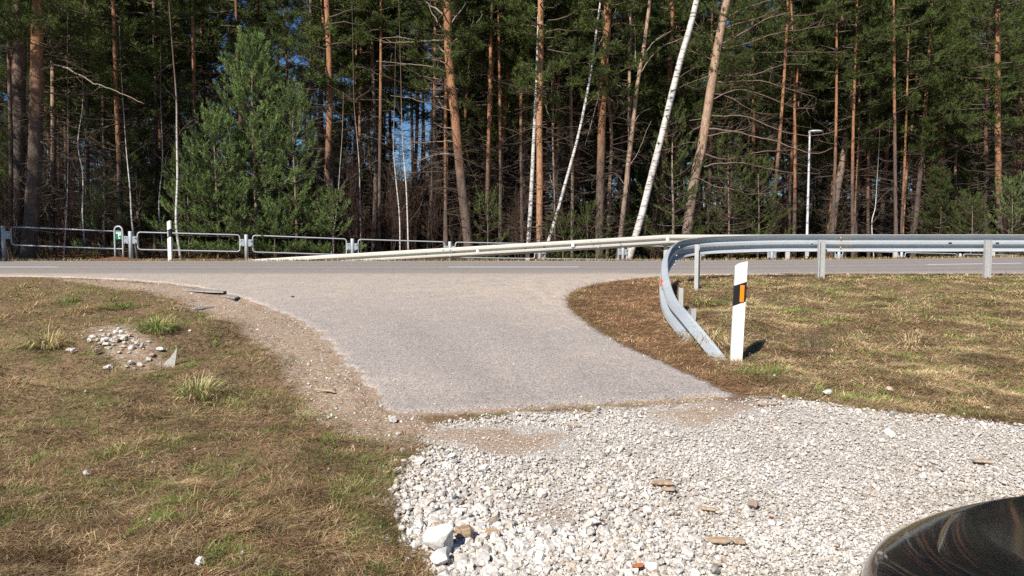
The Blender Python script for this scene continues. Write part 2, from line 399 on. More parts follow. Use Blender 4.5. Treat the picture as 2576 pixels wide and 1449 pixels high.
def ground():
    t = NT('grassy_soil'); v = t.coord('Object'); a = t.attr(); sp = t.sep(a.outputs['Color'])
    n1 = t.noise(v, 2.2, 5); n2 = t.noise(v, 35, 5, .75); n3 = t.noise(v, 9, 4); vs = t.noise(t.coord('Object', (14, 50, 14)), 1, 4, .8, dist=.8)
    soil = t.ramp(n2, [(.3, (.10, .06, .035)), (.55, (.22, .145, .087)), (.75, (.33, .235, .145))])
    green = t.ramp(n2, [(.3, (.05, .07, .017)), (.7, (.17, .19, .06))])
    c = t.mix(t.math('MULTIPLY', t.ramp(n1, [(.48, (0,)*3), (.62, (1,)*3)]), .55), soil, green)
    c = t.mix(t.math('MULTIPLY', vs, .35), c, (.3, .215, .12))
    vo = t.sep(t.voro(v, 70, 'Color'))[0]
    sand = t.mix(n3, (.30, .210, .146), (.42, .313, .224)); sand = t.mix(t.ramp(vo, [(.82, (0,)*3), (.9, (1,)*3)]), sand, (.52, .47, .41)); sand = t.mix(.6, sand, t.ramp(n2, [(.3, (.6,)*3), (.7, (1.3,)*3)]), 'MULTIPLY')
    vg = t.sep(t.voro(v, 90, 'Color'))
    grav = t.ramp(vg[1], [(0, (.24, .205, .17)), (.5, (.50, .45, .39)), (1, (.70, .67, .62))]); grav = t.mix(.7, grav, t.ramp(n2, [(.3, (.55,)*3), (.65, (1.15,)*3)]), 'MULTIPLY')
    e = t.math('SUBTRACT', t.math('MULTIPLY', n3, .5), .25)
    c = t.mix(t.ramp(t.math('ADD', sp[1], e), [(.4, (0,)*3), (.6, (1,)*3)]), c, grav)
    c = t.mix(t.ramp(t.math('ADD', sp[0], e), [(.35, (0,)*3), (.65, (1,)*3)]), c, sand)
    lit = t.ramp(n2, [(.3, (.075, .042, .024)), (.55, (.19, .105, .057)), (.8, (.30, .185, .105))])
    c = t.mix(sp[2], c, lit)
    h = t.math('ADD', n2, t.math('MULTIPLY', vo, .5))
    return t.pbr(c, .95, 0, t.bump(h, .8, .02), .1)
M['ground'] = ground()
M['marking'] = simple('road_paint', (.84, .84, .82), .7, var=.06, sc=25)
M['leaf'] = simple('dry_leaf', (.42, .14, .05), .8, var=.2)
M['petal'] = simple('yellow_scrap', (.75, .62, .08), .7)
SKY_STRENGTH = .058; EXPOSURE = .70
# ================================================================== SETTING
def grid_axis(lo, a, b, hi, fine, coarse_n):
    l = a - (np.linspace(0, 1, coarse_n)[1:][::-1] ** 2) * (a - lo); r = b + (np.linspace(0, 1, coarse_n)[1:] ** 2) * (hi - b)
    return np.concatenate([l, np.arange(a, b + fine/2, fine), r])
xs = grid_axis(-320, -12, 13, 320, .13, 26); ys = np.concatenate([-60 + np.arange(0, 61, 6.), np.arange(1, 15.6, .11), np.arange(16, 46, .75), 46 + np.linspace(0, 1, 24)[1:] ** 2 * 420])
XX, YY = np.meshgrid(xs, ys); ZZ = H(XX, YY)
P2 = np.stack([XX.ravel(), YY.ravel()], 1)
nearm = (P2[:, 1] < 17) & (P2[:, 1] > -4) & (np.abs(P2[:, 0]) < 16)
col = np.zeros((len(P2), 3))
jx = P2 + .10 * np.stack([fnoise(P2[:,0], P2[:,1], .55, 3), fnoise(P2[:,0], P2[:,1], .6, 4)], 1)
col[nearm, 0] = 1 - sstep(-.12, .22, sdist(SAND, jx[nearm]))
for D_ in (DUST, DUST2, DUST3): col[nearm, 0] = np.maximum(col[nearm, 0], .72 * (1 - sstep(-.25, .3, sdist(D_, jx[nearm]))))
col[nearm, 0] = np.maximum(col[nearm, 0], .62 * (1 - sstep(-.2, .2, sdist(HEAP, jx[nearm]))))
dd = sdist(DRIVE, P2[nearm]); col[nearm, 0] = np.maximum(col[nearm, 0], .75 * (1 - sstep(.0, .14, dd)))
col[nearm, 1] = 1 - sstep(-.10, .10, sdist(GRAVEL, jx[nearm]))
col[nearm, 2] = .9 * (1 - sstep(-.1, .45, sdist(LITTER, jx[nearm])))
col[:, 2] = np.maximum(col[:, 2], sstep(-.5, 1.5, P2[:, 1] - fence_y(P2[:, 0])) * (P2[:, 1] > 20))
col[:, 2] = np.maximum(col[:, 2], .5 * (P2[:, 1] > 20)); 
ny, nx = XX.shape
i = np.arange(ny - 1)[:, None] * nx + np.arange(nx - 1)[None]; i = i.ravel()
g = G(); g.add(np.stack([XX.ravel(), YY.ravel(), ZZ.ravel()], 1), np.stack([i, i+1, i+nx+1, i+nx], 1), 0, col)
tag(g.build('ground', M['ground']), kind='structure')

# road: one sheet, 3 cm above the soil bed, with worn wheel tracks in the vertex colour
rx = np.concatenate([np.linspace(-300, -26, 20)[:-1], np.arange(-26, 34, .4), np.linspace(34, 320, 30)[1:]])
rt = np.linspace(0, 1, 41); V = []; cc = []
for x in rx:
    a, b = float(road_near(x)), float(road_far(x))
    for t in rt:
        jit = .03 * sin(x * 9.1 + 3 * sin(x * 2.3)) if t in (0, 1) else 0
        y = a + (b - a) * t + jit; V.append((x, y, .0 if 0 < t < 1 else -.026))
        c = float(road_off(x)) + 17.72
        tr = sum(math.exp(-((y - c - o) / w) ** 2) for o, w in ((-2.55, .45), (-1.0, .35), (1.0, .35), (2.6, .45)))
        du = math.exp(-((y - a) / .7) ** 2) * (1 if x < 2 else .5) + .7 * math.exp(-((b - y) / .35) ** 2)
        cc.append((min(.8, tr * .62), min(1, du), 0))
k = len(rt); i = (np.arange(len(rx) - 1)[:, None] * k + np.arange(k - 1)[None]).ravel()
g = G(); g.add(np.array(V), np.stack([i, i+k, i+k+1, i+1], 1), 0, np.array(cc)); road = tag(g.build('road', M['road']), kind='structure')
for n in range(-6, 9):
    x0 = -1.46 + 12 * n + (-.2 if n > 0 else 0)
    g = G(); t = np.linspace(x0, x0 + 3.0, 13); y = 17.72 + road_off(t)
    Vm = np.concatenate([np.stack([t, y - .085, np.full(13, .004)], 1), np.stack([t, y + .085, np.full(13, .004)], 1)])
    g.add(Vm, np.array([[q, q+1, 13+q+1, 13+q] for q in range(12)])); g.build('lane_marking', M['marking'], road)

# paved driveway: follows the ramp, 2 cm above the soil, with a crumbling edge
def resamp(P, t):
    u = (P[:, 1] - P[0, 1]) / (P[-1, 1] - P[0, 1]); u = np.maximum.accumulate(u)
    return np.interp(t, u, P[:, 0]), np.interp(t, u, P[:, 1])
DLx = np.vstack([DL[np.argsort(DL[:, 1])], [[-13, 14.75]]]); DRx = np.vstack([DR[np.argsort(DR[:, 1])], [[5.5, 14.95]]])
tt = np.concatenate([np.linspace(0, .9, 120), np.linspace(.9, 1, 30)[1:]]); nc = 60
lx, ly = resamp(DLx, tt); rx_, ry = resamp(DRx, tt)
V = []; cc = []
for q in range(len(tt)):
    e0 = .035 * sin(q * 1.9) + .03 * sin(q * .73 + 1) + .02 * rng.normal(); e1 = .035 * sin(q * 2.3) + .02 * rng.normal()
    for s in np.linspace(0, 1, nc):
        x = lx[q] + e0 + (rx_[q] + e1 - lx[q] - e0) * s; y = ly[q] + (ry[q] - ly[q]) * s
        if q == 0: y += .04 * sin(s * 31) + .03 * sin(s * 83 + 2) + .035 * rng.normal()
        edge = s in (0, 1) or q == 0
        z = float(ramp(y)) + .022 - (.05 if edge else 0)
        z = min(z, -.006)
        dust = .25 * max(0, float(fnoise(x, y, 2.2, 5))) + .7 * sstep(9.0, 13.0, y) + .45 * math.exp(-((x - 2.2) ** 2) / 3 - ((y - 12.6) ** 2) / 2) + .5 * math.exp(-(((1 - s) * 5) ** 2)) * (y > 9)
        tr = .35 * math.exp(-((s - .33) / .09) ** 2) + .25 * math.exp(-((s - .7) / .1) ** 2)
        tr = tr * (1 - sstep(8, 11, y)) + .35 * math.exp(-((s * nc) / 1.5) ** 2) + .3 * math.exp(-(q / 6.) ** 2)  # tracks, plus darker left and front edges
        V.append((x, y, z)); cc.append((float(tr), float(min(1, dust)), 0))
i = (np.arange(len(tt) - 1)[:, None] * nc + np.arange(nc - 1)[None]).ravel()
g = G(); g.add(np.array(V), np.stack([i, i+1, i+nc+1, i+nc], 1), 0, np.array(cc)); tag(g.build('driveway', M['drive']), kind='structure')
def drive_z(y): return min(float(ramp(y)) + .022, -.006)

# ------------------------------------------------------------------ stones
import bmesh
def stone_shape(sub, seed, ang=.35):
    r = np.random.default_rng(seed); bm = bmesh.new(); bmesh.ops.create_icosphere(bm, subdivisions=sub, radius=1)
    V = np.array([v.co[:] for v in bm.verts]); Fs = np.array([[v.index for v in f.verts] for f in bm.faces]); bm.free()
    for _ in range(7 if sub > 1 else 4):                     # knock flat facets off
        d = nrm(r.normal(size=(1, 3)))[0]; k = r.uniform(.55, .85); s = V @ d; V = np.where((s > k)[:, None], V - np.outer(s - k, d), V)
    V = V * (1 + ang * .25 * r.normal(size=(len(V), 1))); V *= np.array([1, r.uniform(.65, .95), r.uniform(.5, .8)]); return V, Fs
SH1 = [stone_shape(1, 100 + q) for q in range(10)]; SH2 = [stone_shape(2, 200 + q) for q in range(12)]; SH3 = [stone_shape(3, 300 + q) for q in range(6)]
def rand_rot(n, r):
    q = r.normal(size=(n, 4)); q /= np.linalg.norm(q, axis=1, keepdims=True); w, x, y, z = q.T
    return np.stack([np.stack([1-2*(y*y+z*z), 2*(x*y-z*w), 2*(x*z+y*w)], 1), np.stack([2*(x*y+z*w), 1-2*(x*x+z*z), 2*(y*z-x*w)], 1), np.stack([2*(x*z-y*w), 2*(y*z+x*w), 1-2*(x*x+y*y)], 1)], 1)
def stone_cols(n, r):
    base = np.array([[.69,.67,.64],[.62,.595,.56],[.50,.49,.48],[.35,.345,.34],[.54,.47,.395],[.32,.26,.215]])
    w = np.array([.36,.27,.16,.07,.10,.04]); k = r.choice(6, n, p=w); return base[k] * r.uniform(.85, 1.12, (n, 1))
def scatter_stones(g, P, R, shapes, r, cols=None, sink=.4):
    n = len(P); 
    if cols is None: cols = stone_cols(n, r)
    Rm = rand_rot(n, r); pick = r.integers(0, len(shapes), n)
    # keep flat faces mostly down: damp tilt for half of them
    for k, (SV, SF) in enumerate(shapes):
        m = np.where(pick == k)[0]
        if not len(m): continue
        V = np.einsum('nij,vj->nvi', Rm[m], SV) * R[m][:, None, None]; V[..., 2] *= .85
        V = V + P[m][:, None]; V[..., 2] += (R[m] * (1 - sink) * .7)[:, None]
        b = np.arange(len(m))[:, None, None] * len(SV); 
        g.add(V.reshape(-1, 3), (b + SF[None]).reshape(-1, 3), 0, np.repeat(cols[m], len(SV), 0), smooth=False)
def sample_xy(n, x0, x1, y0, y1, r, p=1.0):
    """random ground points, denser close to the house side where detail shows"""
    u = r.uniform(0, 1, n); y = (y0 ** -p + u * (y1 ** -p - y0 ** -p)) ** (-1 / p); x = r.uniform(-1, 1, n)
    return np.stack([x, y], 1)
r = np.random.default_rng(5)
def frustum_pts(n, y0, y1, r, p=1.0, margin=1.15, lo=-1, hi=1):
    u = r.uniform(0, 1, n); y = (y0 ** -p + u * (y1 ** -p - y0 ** -p)) ** (-1 / p)
    x = r.uniform(lo, hi, n) * (.672 * y * margin + .3); return np.stack([x, y], 1)
g = G()
P = frustum_pts(150000, 2.9, 7.2, r, .6, 1.12, -.35, 1.0); jj = P + r.normal(size=P.shape) * .03
d = sdist(GRAVEL, jj); dust = np.minimum(np.minimum(sdist(DUST, jj), sdist(DUST2, jj)), sdist(DUST3, jj))
keep = (d < .0) & ((dust > .05) | (r.uniform(size=len(P)) < .42)) & (sdist(DRIVE, P) > .02); P = P[keep]; dust = dust[keep]; d = d[keep]
coarse = np.exp(-((P[:, 0] + .2) / 1.1) ** 2) * (1 - sstep(4.3, 5.4, P[:, 1])) + .3 * np.exp(-((d + .12) / .15) ** 2)      # big crushed stones on the grass side, fine to the right
R = np.exp(r.normal(-4.86, .42, len(P))) * (1 + 1.2 * coarse * r.uniform(.2, 1.1, len(P)))
big = r.uniform(size=len(P)) < .022 + .03 * coarse; R = np.where(big, R * r.uniform(1.5, 2.2, len(P)), R); R = np.clip(R, .004, .045)
R = np.where(dust < .05, R * .6, R)
sel = r.uniform(size=len(P)) < np.clip((.0095 / R) ** 1.2, .08, 1) * (.55 + .45 * sstep(-.6, .5, fnoise(P[:, 0], P[:, 1], .8, 5))); P = P[sel]; R = R[sel]
Z = H(P[:, 0], P[:, 1]) + r.uniform(-.006, .010, len(P)) * (R > .006)
P3 = np.column_stack([P, Z]); m = R > .017
cs_ = stone_cols(len(P), r); dirt = np.clip(.28 + .5 * fnoise(P[:, 0], P[:, 1], 1.3, 6) + .22 * sstep(.8, 2.6, P[:, 0]), 0, 1)[:, None] * r.uniform(.3, 1, (len(P), 1)); cs_ = cs_ * (1 - dirt * np.array([[.24, .29, .35]]))
scatter_stones(g, P3[~m], R[~m], SH1, r, cs_[~m], sink=.35); scatter_stones(g, P3[m], R[m], SH2, r, cs_[m], sink=.3)
# stray stones on the sand and along the crumbled asphalt edge
P = frustum_pts(26000, 3.6, 13.8, r, .5, 1.1); ds = sdist(SAND, P + r.normal(size=P.shape) * .12); dg = sdist(GRAVEL, P); dv = sdist(DRIVE, P)
k = ((ds < 0) & (r.uniform(size=len(P)) < .5) | (dg > 0) & (dg < .18) & (r.uniform(size=len(P)) < .35) | (dv > 0) & (dv < .25) & (P[:, 0] < 0) & (r.uniform(size=len(P)) < .7)) & (dv > .01)
P = P[k]; R = np.exp(r.normal(-4.9, .45, len(P))); P3 = np.column_stack([P, H(P[:, 0], P[:, 1])]); scatter_stones(g, P3, np.clip(R, .003, .028), SH1, r, sink=.5)
P = frustum_pts(6500, 5.3, 14, r, .8, 1.0); dv = sdist(DRIVE, P); P = P[(dv < -.05) & (r.uniform(size=len(P)) < .08 + .8 * np.exp(dv / .35))]
scatter_stones(g, np.array([(x, y, drive_z(y)) for x, y in P]), np.exp(r.normal(-5.1, .35, len(P))), SH1, r, sink=.3)
P = frustum_pts(1400, 3.6, 13, r, .5, 1.1); dv = sdist(DRIVE, P); k = (dv > .3) & (sdist(GRAVEL, P) > .2); P = P[k][:200]
scatter_stones(g, np.column_stack([P, H(P[:, 0], P[:, 1]) + .004]), np.exp(r.normal(-4.6, .35, len(P))), SH1, r, sink=.3)
tag(g.build('gravel', M['stone']), kind='stuff')

# ------------------------------------------------------------------ grass
def blades(g, P, az, tilt, L, w, col, bend):
    n = len(P); dh = np.stack([np.cos(az), np.sin(az), np.zeros(n)], 1); up = np.array([[0, 0, 1.]]); side = np.stack([-np.sin(az), np.cos(az), np.zeros(n)], 1)
    t = tilt[:, None]; d0 = dh * np.cos(t) + up * np.sin(t); t2 = (tilt - bend)[:, None]; d1 = dh * np.cos(t2) + up * np.sin(t2)
    L = L[:, None]; w = w[:, None]; m = P + d0 * L * .55; e = m + d1 * L * .45
    e[:, 2] = np.maximum(e[:, 2], P[:, 2] + .004)
    V = np.stack([P - side*w*.5, P + side*w*.5, m + side*w*.42, m - side*w*.42, e], 1).reshape(-1, 3)
    b = np.arange(n)[:, None] * 5; g.add(V, [b + np.array([[0,1,2,3]]), b + np.array([[3,2,4]])], 0, np.repeat(col, 5, 0), smooth=False)
STRAW = np.array([.70,.55,.33]); TAN = np.array([.54,.38,.215]); BROWN = np.array([.29,.165,.09]); DARK = np.array([.12,.08,.048]); GREEN = np.array([.18,.285,.06]); OLIVE = np.array([.35,.335,.12])
def grass_area(g, N, y0, y1, r, lo, hi, p=.7, straw=.5):
    P = frustum_pts(N, y0, y1, r, p, 1.1, lo, hi); jj = P + r.normal(size=P.shape) * .035
    dv = sdist(DRIVE, jj); dg = sdist(GRAVEL, jj); ds = np.minimum(sdist(SAND, P + r.normal(size=P.shape) * .16), sdist(HEAP, P + r.normal(size=P.shape) * .16) + .05); dl = sdist(LITTER, P + r.normal(size=P.shape) * .1)
    ds = np.where((dv < .35) & (dg < .35) & (r.uniform(size=len(P)) < .75), -1, ds)
    road = P[:, 1] < road_near(P[:, 0]) - .35 - .25 * r.uniform(size=len(P))
    k = (dv > .02 + .1 * r.uniform(size=len(P)) * (P[:, 0] < 0)) & (dg > .0) & ((ds > 0) | (r.uniform(size=len(P)) < .05)) & road
    P = P[k]; dl = dl[k]; n = len(P); x, y = P.T
    a = fnoise(x, y, 1.1, 0) ; b = fnoise(x, y, .45, 2); c = fnoise(x, y, 2.6, 4); h = fnoise(x, y, .9, 1)
    gr = sstep(.02, .72, .55 * a + .55 * b + .25 * c); st = sstep(-.4, .6, .6 * h + .4 * c - .3 * b)
    u = r.uniform(size=n); col = np.where((u < .10 + .70 * gr)[:, None], np.where((r.uniform(size=n) < .5)[:, None], GREEN, OLIVE), np.where((r.uniform(size=n) < (.30 + straw * st))[:, None], np.where((r.uniform(size=n) < .45)[:, None], STRAW, TAN), np.where((r.uniform(size=n) < .7)[:, None], BROWN, DARK)))
    inl = dl < 0; col = np.where((inl & (r.uniform(size=n) < .8))[:, None], np.where((r.uniform(size=n) < .6)[:, None], np.array([.50,.325,.185]), BROWN * 1.25), col)
    col = col * r.uniform(.7, 1.25, (n, 1)) * np.where(x < 0, .80, .98)[:, None]
    col = col * np.clip(1 + .38 * fnoise(x, y, .38, 5) + .25 * fnoise(x, y, 1.3, 6), .45, 1.6)[:, None]
    az = 2.2 * fnoise(x, y, 1.3, 3) + r.normal(0, .9, n) + pi * (r.uniform(size=n) < .25); isg = u < .10 + .70 * gr
    tilt = np.where(isg, r.uniform(.25, 1.2, n), np.abs(r.normal(.10, .2, n))); L = np.where(isg, r.uniform(.03, .08, n), r.uniform(.035, .135, n)); L = np.where(inl, L * .8, L)
    w = np.maximum(.0024, .00052 * y) * r.uniform(.7, 1.4, n)
    z = H(x, y) + r.uniform(0, .022, n) * (~isg) + .012 * np.clip(st, 0, 1) * r.uniform(size=n)
    blades(g, np.column_stack([P, z]), az, tilt, L, w, col, r.uniform(.1, .9, n))
def clump(g, x, y, R, n, L, r, mixc, z=None, up=(.5, 1.35)):
    a = r.uniform(0, 2*pi, n); q = R * np.sqrt(r.uniform(size=n)); px, py = x + q*np.cos(a), y + q*np.sin(a)
    z0 = H(px, py) if z is None else np.full(n, z); fr = q / R
    tilt = up[1] - fr * (up[1] - up[0]) + r.normal(0, .15, n); k = r.choice(len(mixc), n); col = np.array(mixc)[k] * r.uniform(.7, 1.25, (n, 1))
    blades(g, np.column_stack([px, py, z0 - .005]), a + r.normal(0, .5, n), tilt, L * r.uniform(.5, 1.1, n), np.full(n, max(.0035, .00075 * y)), col, r.uniform(.3, 1.2, n))
r = np.random.default_rng(8); g = G()
grass_area(g, 320000, 2.6, 13.9, r, -1.4, .15, .55, .22)
grass_area(g, 270000, 5.3, 15.2, r, .02, 1.3, .3, .85)
# tussocks that merge into the verge
for q in range(250):
    if q < 170: y = r.uniform(4, 12.5); x = -r.uniform(.15, .7) * y
    else: y = r.uniform(7, 14.4); x = r.uniform(.26, .7) * y
    p = np.array([[x, y]])
    if min(sdist(DRIVE, p)[0], sdist(GRAVEL, p)[0], sdist(SAND, p)[0] + .1) < .15 or y > road_near(x) - .4: continue
    if q % 2 == 0: clump(g, x, y, r.uniform(.04, .15), 80, r.uniform(.06, .13), r, [GREEN, GREEN, OLIVE, GREEN * .7], up=(.15, 1.2))
    else: clump(g, x, y, r.uniform(.10, .24), 110, r.uniform(.10, .22), r, [STRAW * .85, TAN, TAN, OLIVE] if q >= 170 else [TAN, OLIVE, TAN * .85, BROWN], up=(.1, .8))
# thin verge on the far side of the road
n = 24000; x = r.uniform(-17, 24, n); y = road_far(x) + .02 + np.abs(r.normal(0, .5, n)); col = np.array([BROWN, TAN, OLIVE, GREEN, STRAW])[r.choice(5, n, p=[.34,.26,.16,.08,.16])] * r.uniform(.6, 1.15, (n, 1))
blades(g, np.column_stack([x, y, H(x, y) - .005]), r.uniform(0, 2*pi, n), r.uniform(.1, 1.2, n), r.uniform(.05, .16, n), np.full(n, .014), col, r.uniform(.1, .9, n))
tag(g.build('grass', M['blade']), kind='stuff')
# ================================================================== ROADSIDE THINGS
WP = np.array([(.155,.004),(.148,-.004),(.125,.010),(.092,.078),(.052,.081),(.020,.004),(-.020,.004),(-.052,.081),(-.092,.078),(-.125,.010),(-.148,-.004),(-.155,.004)])
def wbeam(name, path, ztop, parent, mat, side=1, th=.005, ht=.31, roll=None):
    """sweep the corrugated beam section along a plan path; side=+1 puts the ridges to the right of travel"""
    P = np.asarray(path, float); T = nrm(np.gradient(P, axis=0)); N = np.stack([T[:, 1], -T[:, 0]], 1) * side
    prof = np.vstack([WP, [(h, d - th) for h, d in WP[::-1]]]); m = len(prof); V = []
    for p, nn, zt, ro in zip(P, N, ztop, np.zeros(len(P)) if roll is None else roll):
        for h, d in [(h * cos(ro) + d * sin(ro), d * cos(ro) - (h - .1) * sin(ro)) for h, d in prof]: V.append((p[0] + nn[0]*d, p[1] + nn[1]*d, zt - ht/2 + h))
    k = len(P); q = np.repeat(np.arange(k - 1), m); j = np.tile(np.arange(m), k - 1)
    fs = [np.stack([q*m+j, q*m+(j+1) % m, (q+1)*m+(j+1) % m, (q+1)*m+j], 1)]
    for e in (0, (k - 1) * m):
        fs.append(np.array([[e+s, e+s+1, e+m-2-s, e+m-1-s] for s in range(len(WP) - 1)]))
    g = G(); g.add(np.array(V), fs, 0, None, smooth=False); return g.build(name, mat, parent)
def cpost(name, x, y, z0, z1, parent, mat, az=0, w=.12, d=.06):
    pr = [(-w/2, 0), (w/2, 0), (w/2, d), (w/2-.025, d), (w/2-.025, d-.006), (w/2-.006, d-.006), (w/2-.006, .006), (-w/2+.006, .006), (-w/2+.006, d-.006), (-w/2+.025, d-.006), (-w/2+.025, d), (-w/2, d)]
    V = np.array([[a, b, 0] for a, b in pr] + [[a, b, z1 - z0] for a, b in pr]) @ rotz(az).T; n = len(pr)
    g = G(); g.add(V, [np.array([[q, (q+1) % n, n+(q+1) % n, n+q] for q in range(n)]), np.array([[n+0,n+1,n+6,n+7]]), np.array([[n+1,n+2,n+3,n+4]]), np.array([[n+1,n+4,n+5,n+6]]), np.array([[n+11,n+0,n+9,n+10]]), np.array([[n+0,n+7,n+8,n+9]])], 0, None, smooth=False)
    return g.build(name, mat, parent, (x, y, z0))

# near guardrail: straight along the verge, then bends towards the viewer and dives into the ground
RA = (4.7, 13.9)
t = thing('guardrail', 'galvanised guardrail along the near verge, its curved end bending down into the ground', 'guardrail', (0, 0, 0))
ctrl = [(2.13,7.2,-.60),(2.09,7.6,-.435),(2.0,8.6,-.155),(2.03,9.5,-.045),(2.10,10.2,.075),(2.22,11.0,.25),(2.42,11.9,.45),(2.80,12.95,.635),(3.34,13.52,.705),(4.1,13.80,.735),(4.9,13.88,.75),(6,13.9,.75)]
cs = spline(ctrl, 90); cs = np.vstack([cs[:-1], np.array([[x, 13.9, .75] for x in np.arange(6, 34, 1.0)])])
wbeam('beam', cs[:, :2], cs[:, 2], t, M['galv'], -1, roll=.42 * (1 - sstep(8.6, 12.6, cs[:, 1])) * (cs[:, 0] < 4))
for x, y, az in [(2.80, 11.75, -2.0), (2.27, 10.45, -1.75), (2.2, 9.45, -1.6)]:
    zt = float(np.interp(y, [8.6, 9.5, 10.2, 11, 11.9, 12.9], [-.21, -.045, .075, .25, .45, .63])) - (.03 if y > 11 else .10)
    if y > 11: zt = .60
    cpost('post', x, y, Hs(x, y) - .05, zt, t, M['galv_post'], az)
for px in (2065, 2483):
    X = (px - 1288) / F * 13.78; cpost('post', X, 13.80, Hs(X, 13.7) - .05, .655, t, M['galv_post'], pi)
for X in (11.53, 14.5, 17.5, 20.5): cpost('post', X, 13.80, Hs(X, 13.7) - .05, .655, t, M['galv_post'], pi)
for xj in (6.0, 10.2):
    xx = np.linspace(xj - .16, xj + .16, 5); wbeam('lap_plate', np.stack([xx[::-1], np.full(5, 13.895)], 1), np.full(5, .749), t, M['galv_post'], 1)
def bolt(x, y, z, parent, ax=(0, -1, 0), r=.016, nm='bolt', mat=None):
    g = G(); a = np.array(ax, float); tube(g, [np.zeros(3), a * .018], [r, r * .8], 8); return g.build(nm, mat or M['galv_post'], parent, (x, y, z))
def slot(x, y, z, parent, dx, dy, w=.06):
    g = G(); box(g, (0, 0, 0), (w, .004, .018), R=rotz(atan2(dy, dx))); return g.build('bolt_slot', M['dark'], parent, (x, y, z))
for x in (4.65, 7.9, 8.75, 9.6): slot(x, 13.888, .60, t, 1, 0)
for x in (5.4,): bolt(x, 13.888, .60, t)
for x in (6.0, 10.2):
    for z in (.69, .52): bolt(x - .07, 13.905, z, t); 
# loose bolts on the inner side of the bend and the two holes near the buried tip
for (px, py, Y) in ((1699, 643, 11.6), (1697, 657, 11.3), (1694, 666, 11.1), (1706, 622, 12.2)):
    p = at(px, py, Y); bolt(p[0] + .01, p[1], p[2], t, (1, -.3, 0), .014)
for (k_, dz) in ((7.75, 0), (7.5, 0)):
    x_ = float(np.interp(k_, [7.35, 7.75, 8.6], [2.11, 2.06, 2.0])); zt = float(np.interp(k_, [7.35, 7.75, 8.6], [-.62, -.50, -.21]))
    g = G(); box(g, (0, 0, 0), (.035, .05, .006), bev=.002); g.build('bolt_slot', M['dark'], t, (x_ - .048, k_, zt - .045))
g = G(); box(g, (0, 0, 0), (.012, .10, .11), bev=.003); g.build('reflector', M['red_orange'], t, (2.062, 10.6, .085))

# far guardrail on the other side of the road, ramping up out of the verge
t = thing('guardrail', 'cream-grey guardrail beyond the road, rising out of the verge and carrying small white reflectors', 'guardrail', (0, 0, 0))
fx = np.concatenate([np.linspace(-8.2, 4.4, 40), np.linspace(4.6, 30, 60)]); fy = 22.45 + road_off(fx)
fz = np.interp(fx, [-8.2, -7.6, 4.6, 31], [-.02, .03, .752, .752]) 
wbeam('beam', np.stack([fx, fy], 1), fz, t, M['galv_old'], 1)
for px in (700, 880, 1138, 1327, 1675, 1982, 2253, 2499):
    lo, hi = 20., 32.
    for _ in range(40):
        m = (lo + hi) / 2; X = (px - 1288) / F * m
        if 22.52 + float(road_off(X)) > m: lo = m
        else: hi = m
    X = (px - 1288) / F * lo; zt = float(np.interp(X, fx, fz)) - .05
    if zt > .1: cpost('post', X, lo + .02, Hs(X, lo) - .05, zt, t, M['galv_old'], 0)
for X in (20.5, 25): cpost('post', X, 22.54 + float(road_off(X)), Hs(X, 27) - .05, .70, t, M['galv_old'], 0)
for xj in (-1.9, 2.4):
    xx = np.linspace(xj - .16, xj + .16, 5); wbeam('lap_plate', np.stack([xx, 22.444 + road_off(xx)], 1), np.interp(xx, fx, fz), t, M['galv_old'], 1)
    for dx in (-.1, .1):
        for dz in (-.06, -.25): bolt(xj + dx, 22.365, float(np.interp(xj, fx, fz)) + dz, t, (0, -1, 0), .02)
for px in (1201, 1440, 1678):
    X = (px - 1288) / F * 22.4; zt = float(np.interp(X, fx, fz)); g = G(); box(g, (0, 0, 0), (.075, .05, .13), bev=.012)
    rf = g.build('reflector', M['white'], t, (X, 22.40, zt - .14)); g = G(); box(g, (.05, .01, -.01), (.025, .03, .10)); g.build('reflector_bracket', M['galv_post'], rf)
for px in (1074, 1128, 1145, 1322, 1370, 1560):
    X = (px - 1288) / F * 22.4; zt = float(np.interp(X, fx, fz)); slot(X, 22.447, zt - .155, t, 1, .06, .07)

# tube barrier of bent hoops between posts along the path
t = thing('tube_barrier', 'low grey barrier of rounded tube frames between round posts at the forest edge', 'barrier', (0, 0, 0))
def bpos(n):
    z = 23.0 * (1 + .048 * n); X = -15.17 + 3.24 * n; top = np.interp(n, [-1, 0, 1, 2, 3, 4, 5, 6, 7, 9, 13], [1.12, 1.01, .85, .75, .61, .50, .42, .35, .27, .07, -.3]); return np.array([X, z, top])
def rbar(p, q, parent):
    """one rounded rectangle of tube between two posts"""
    d = q - p; L = np.linalg.norm(d[:2]); e = d / L; rr = .09; m = .20; hgt = .545
    A = p + e * m + np.array([0, 0, -.02]); B = q - e * m + np.array([0, 0, -.02]); LL = np.linalg.norm((B - A)[:2]); pts = []
    for cx, cz, a0 in ((rr, -rr, pi/2), (rr, -hgt + rr, pi), (LL - rr, -hgt + rr, 1.5*pi), (LL - rr, -rr, 0)):
        for a in np.linspace(a0, a0 + pi/2, 6):
            u = cx + rr * cos(a); v = cz + rr * sin(a); pts.append(A + e * u + np.array([0, 0, v]))
    g = G(); tube(g, np.array(pts), .021, 8, closed=True); return g.build('tube_frame', M['galv'], parent)
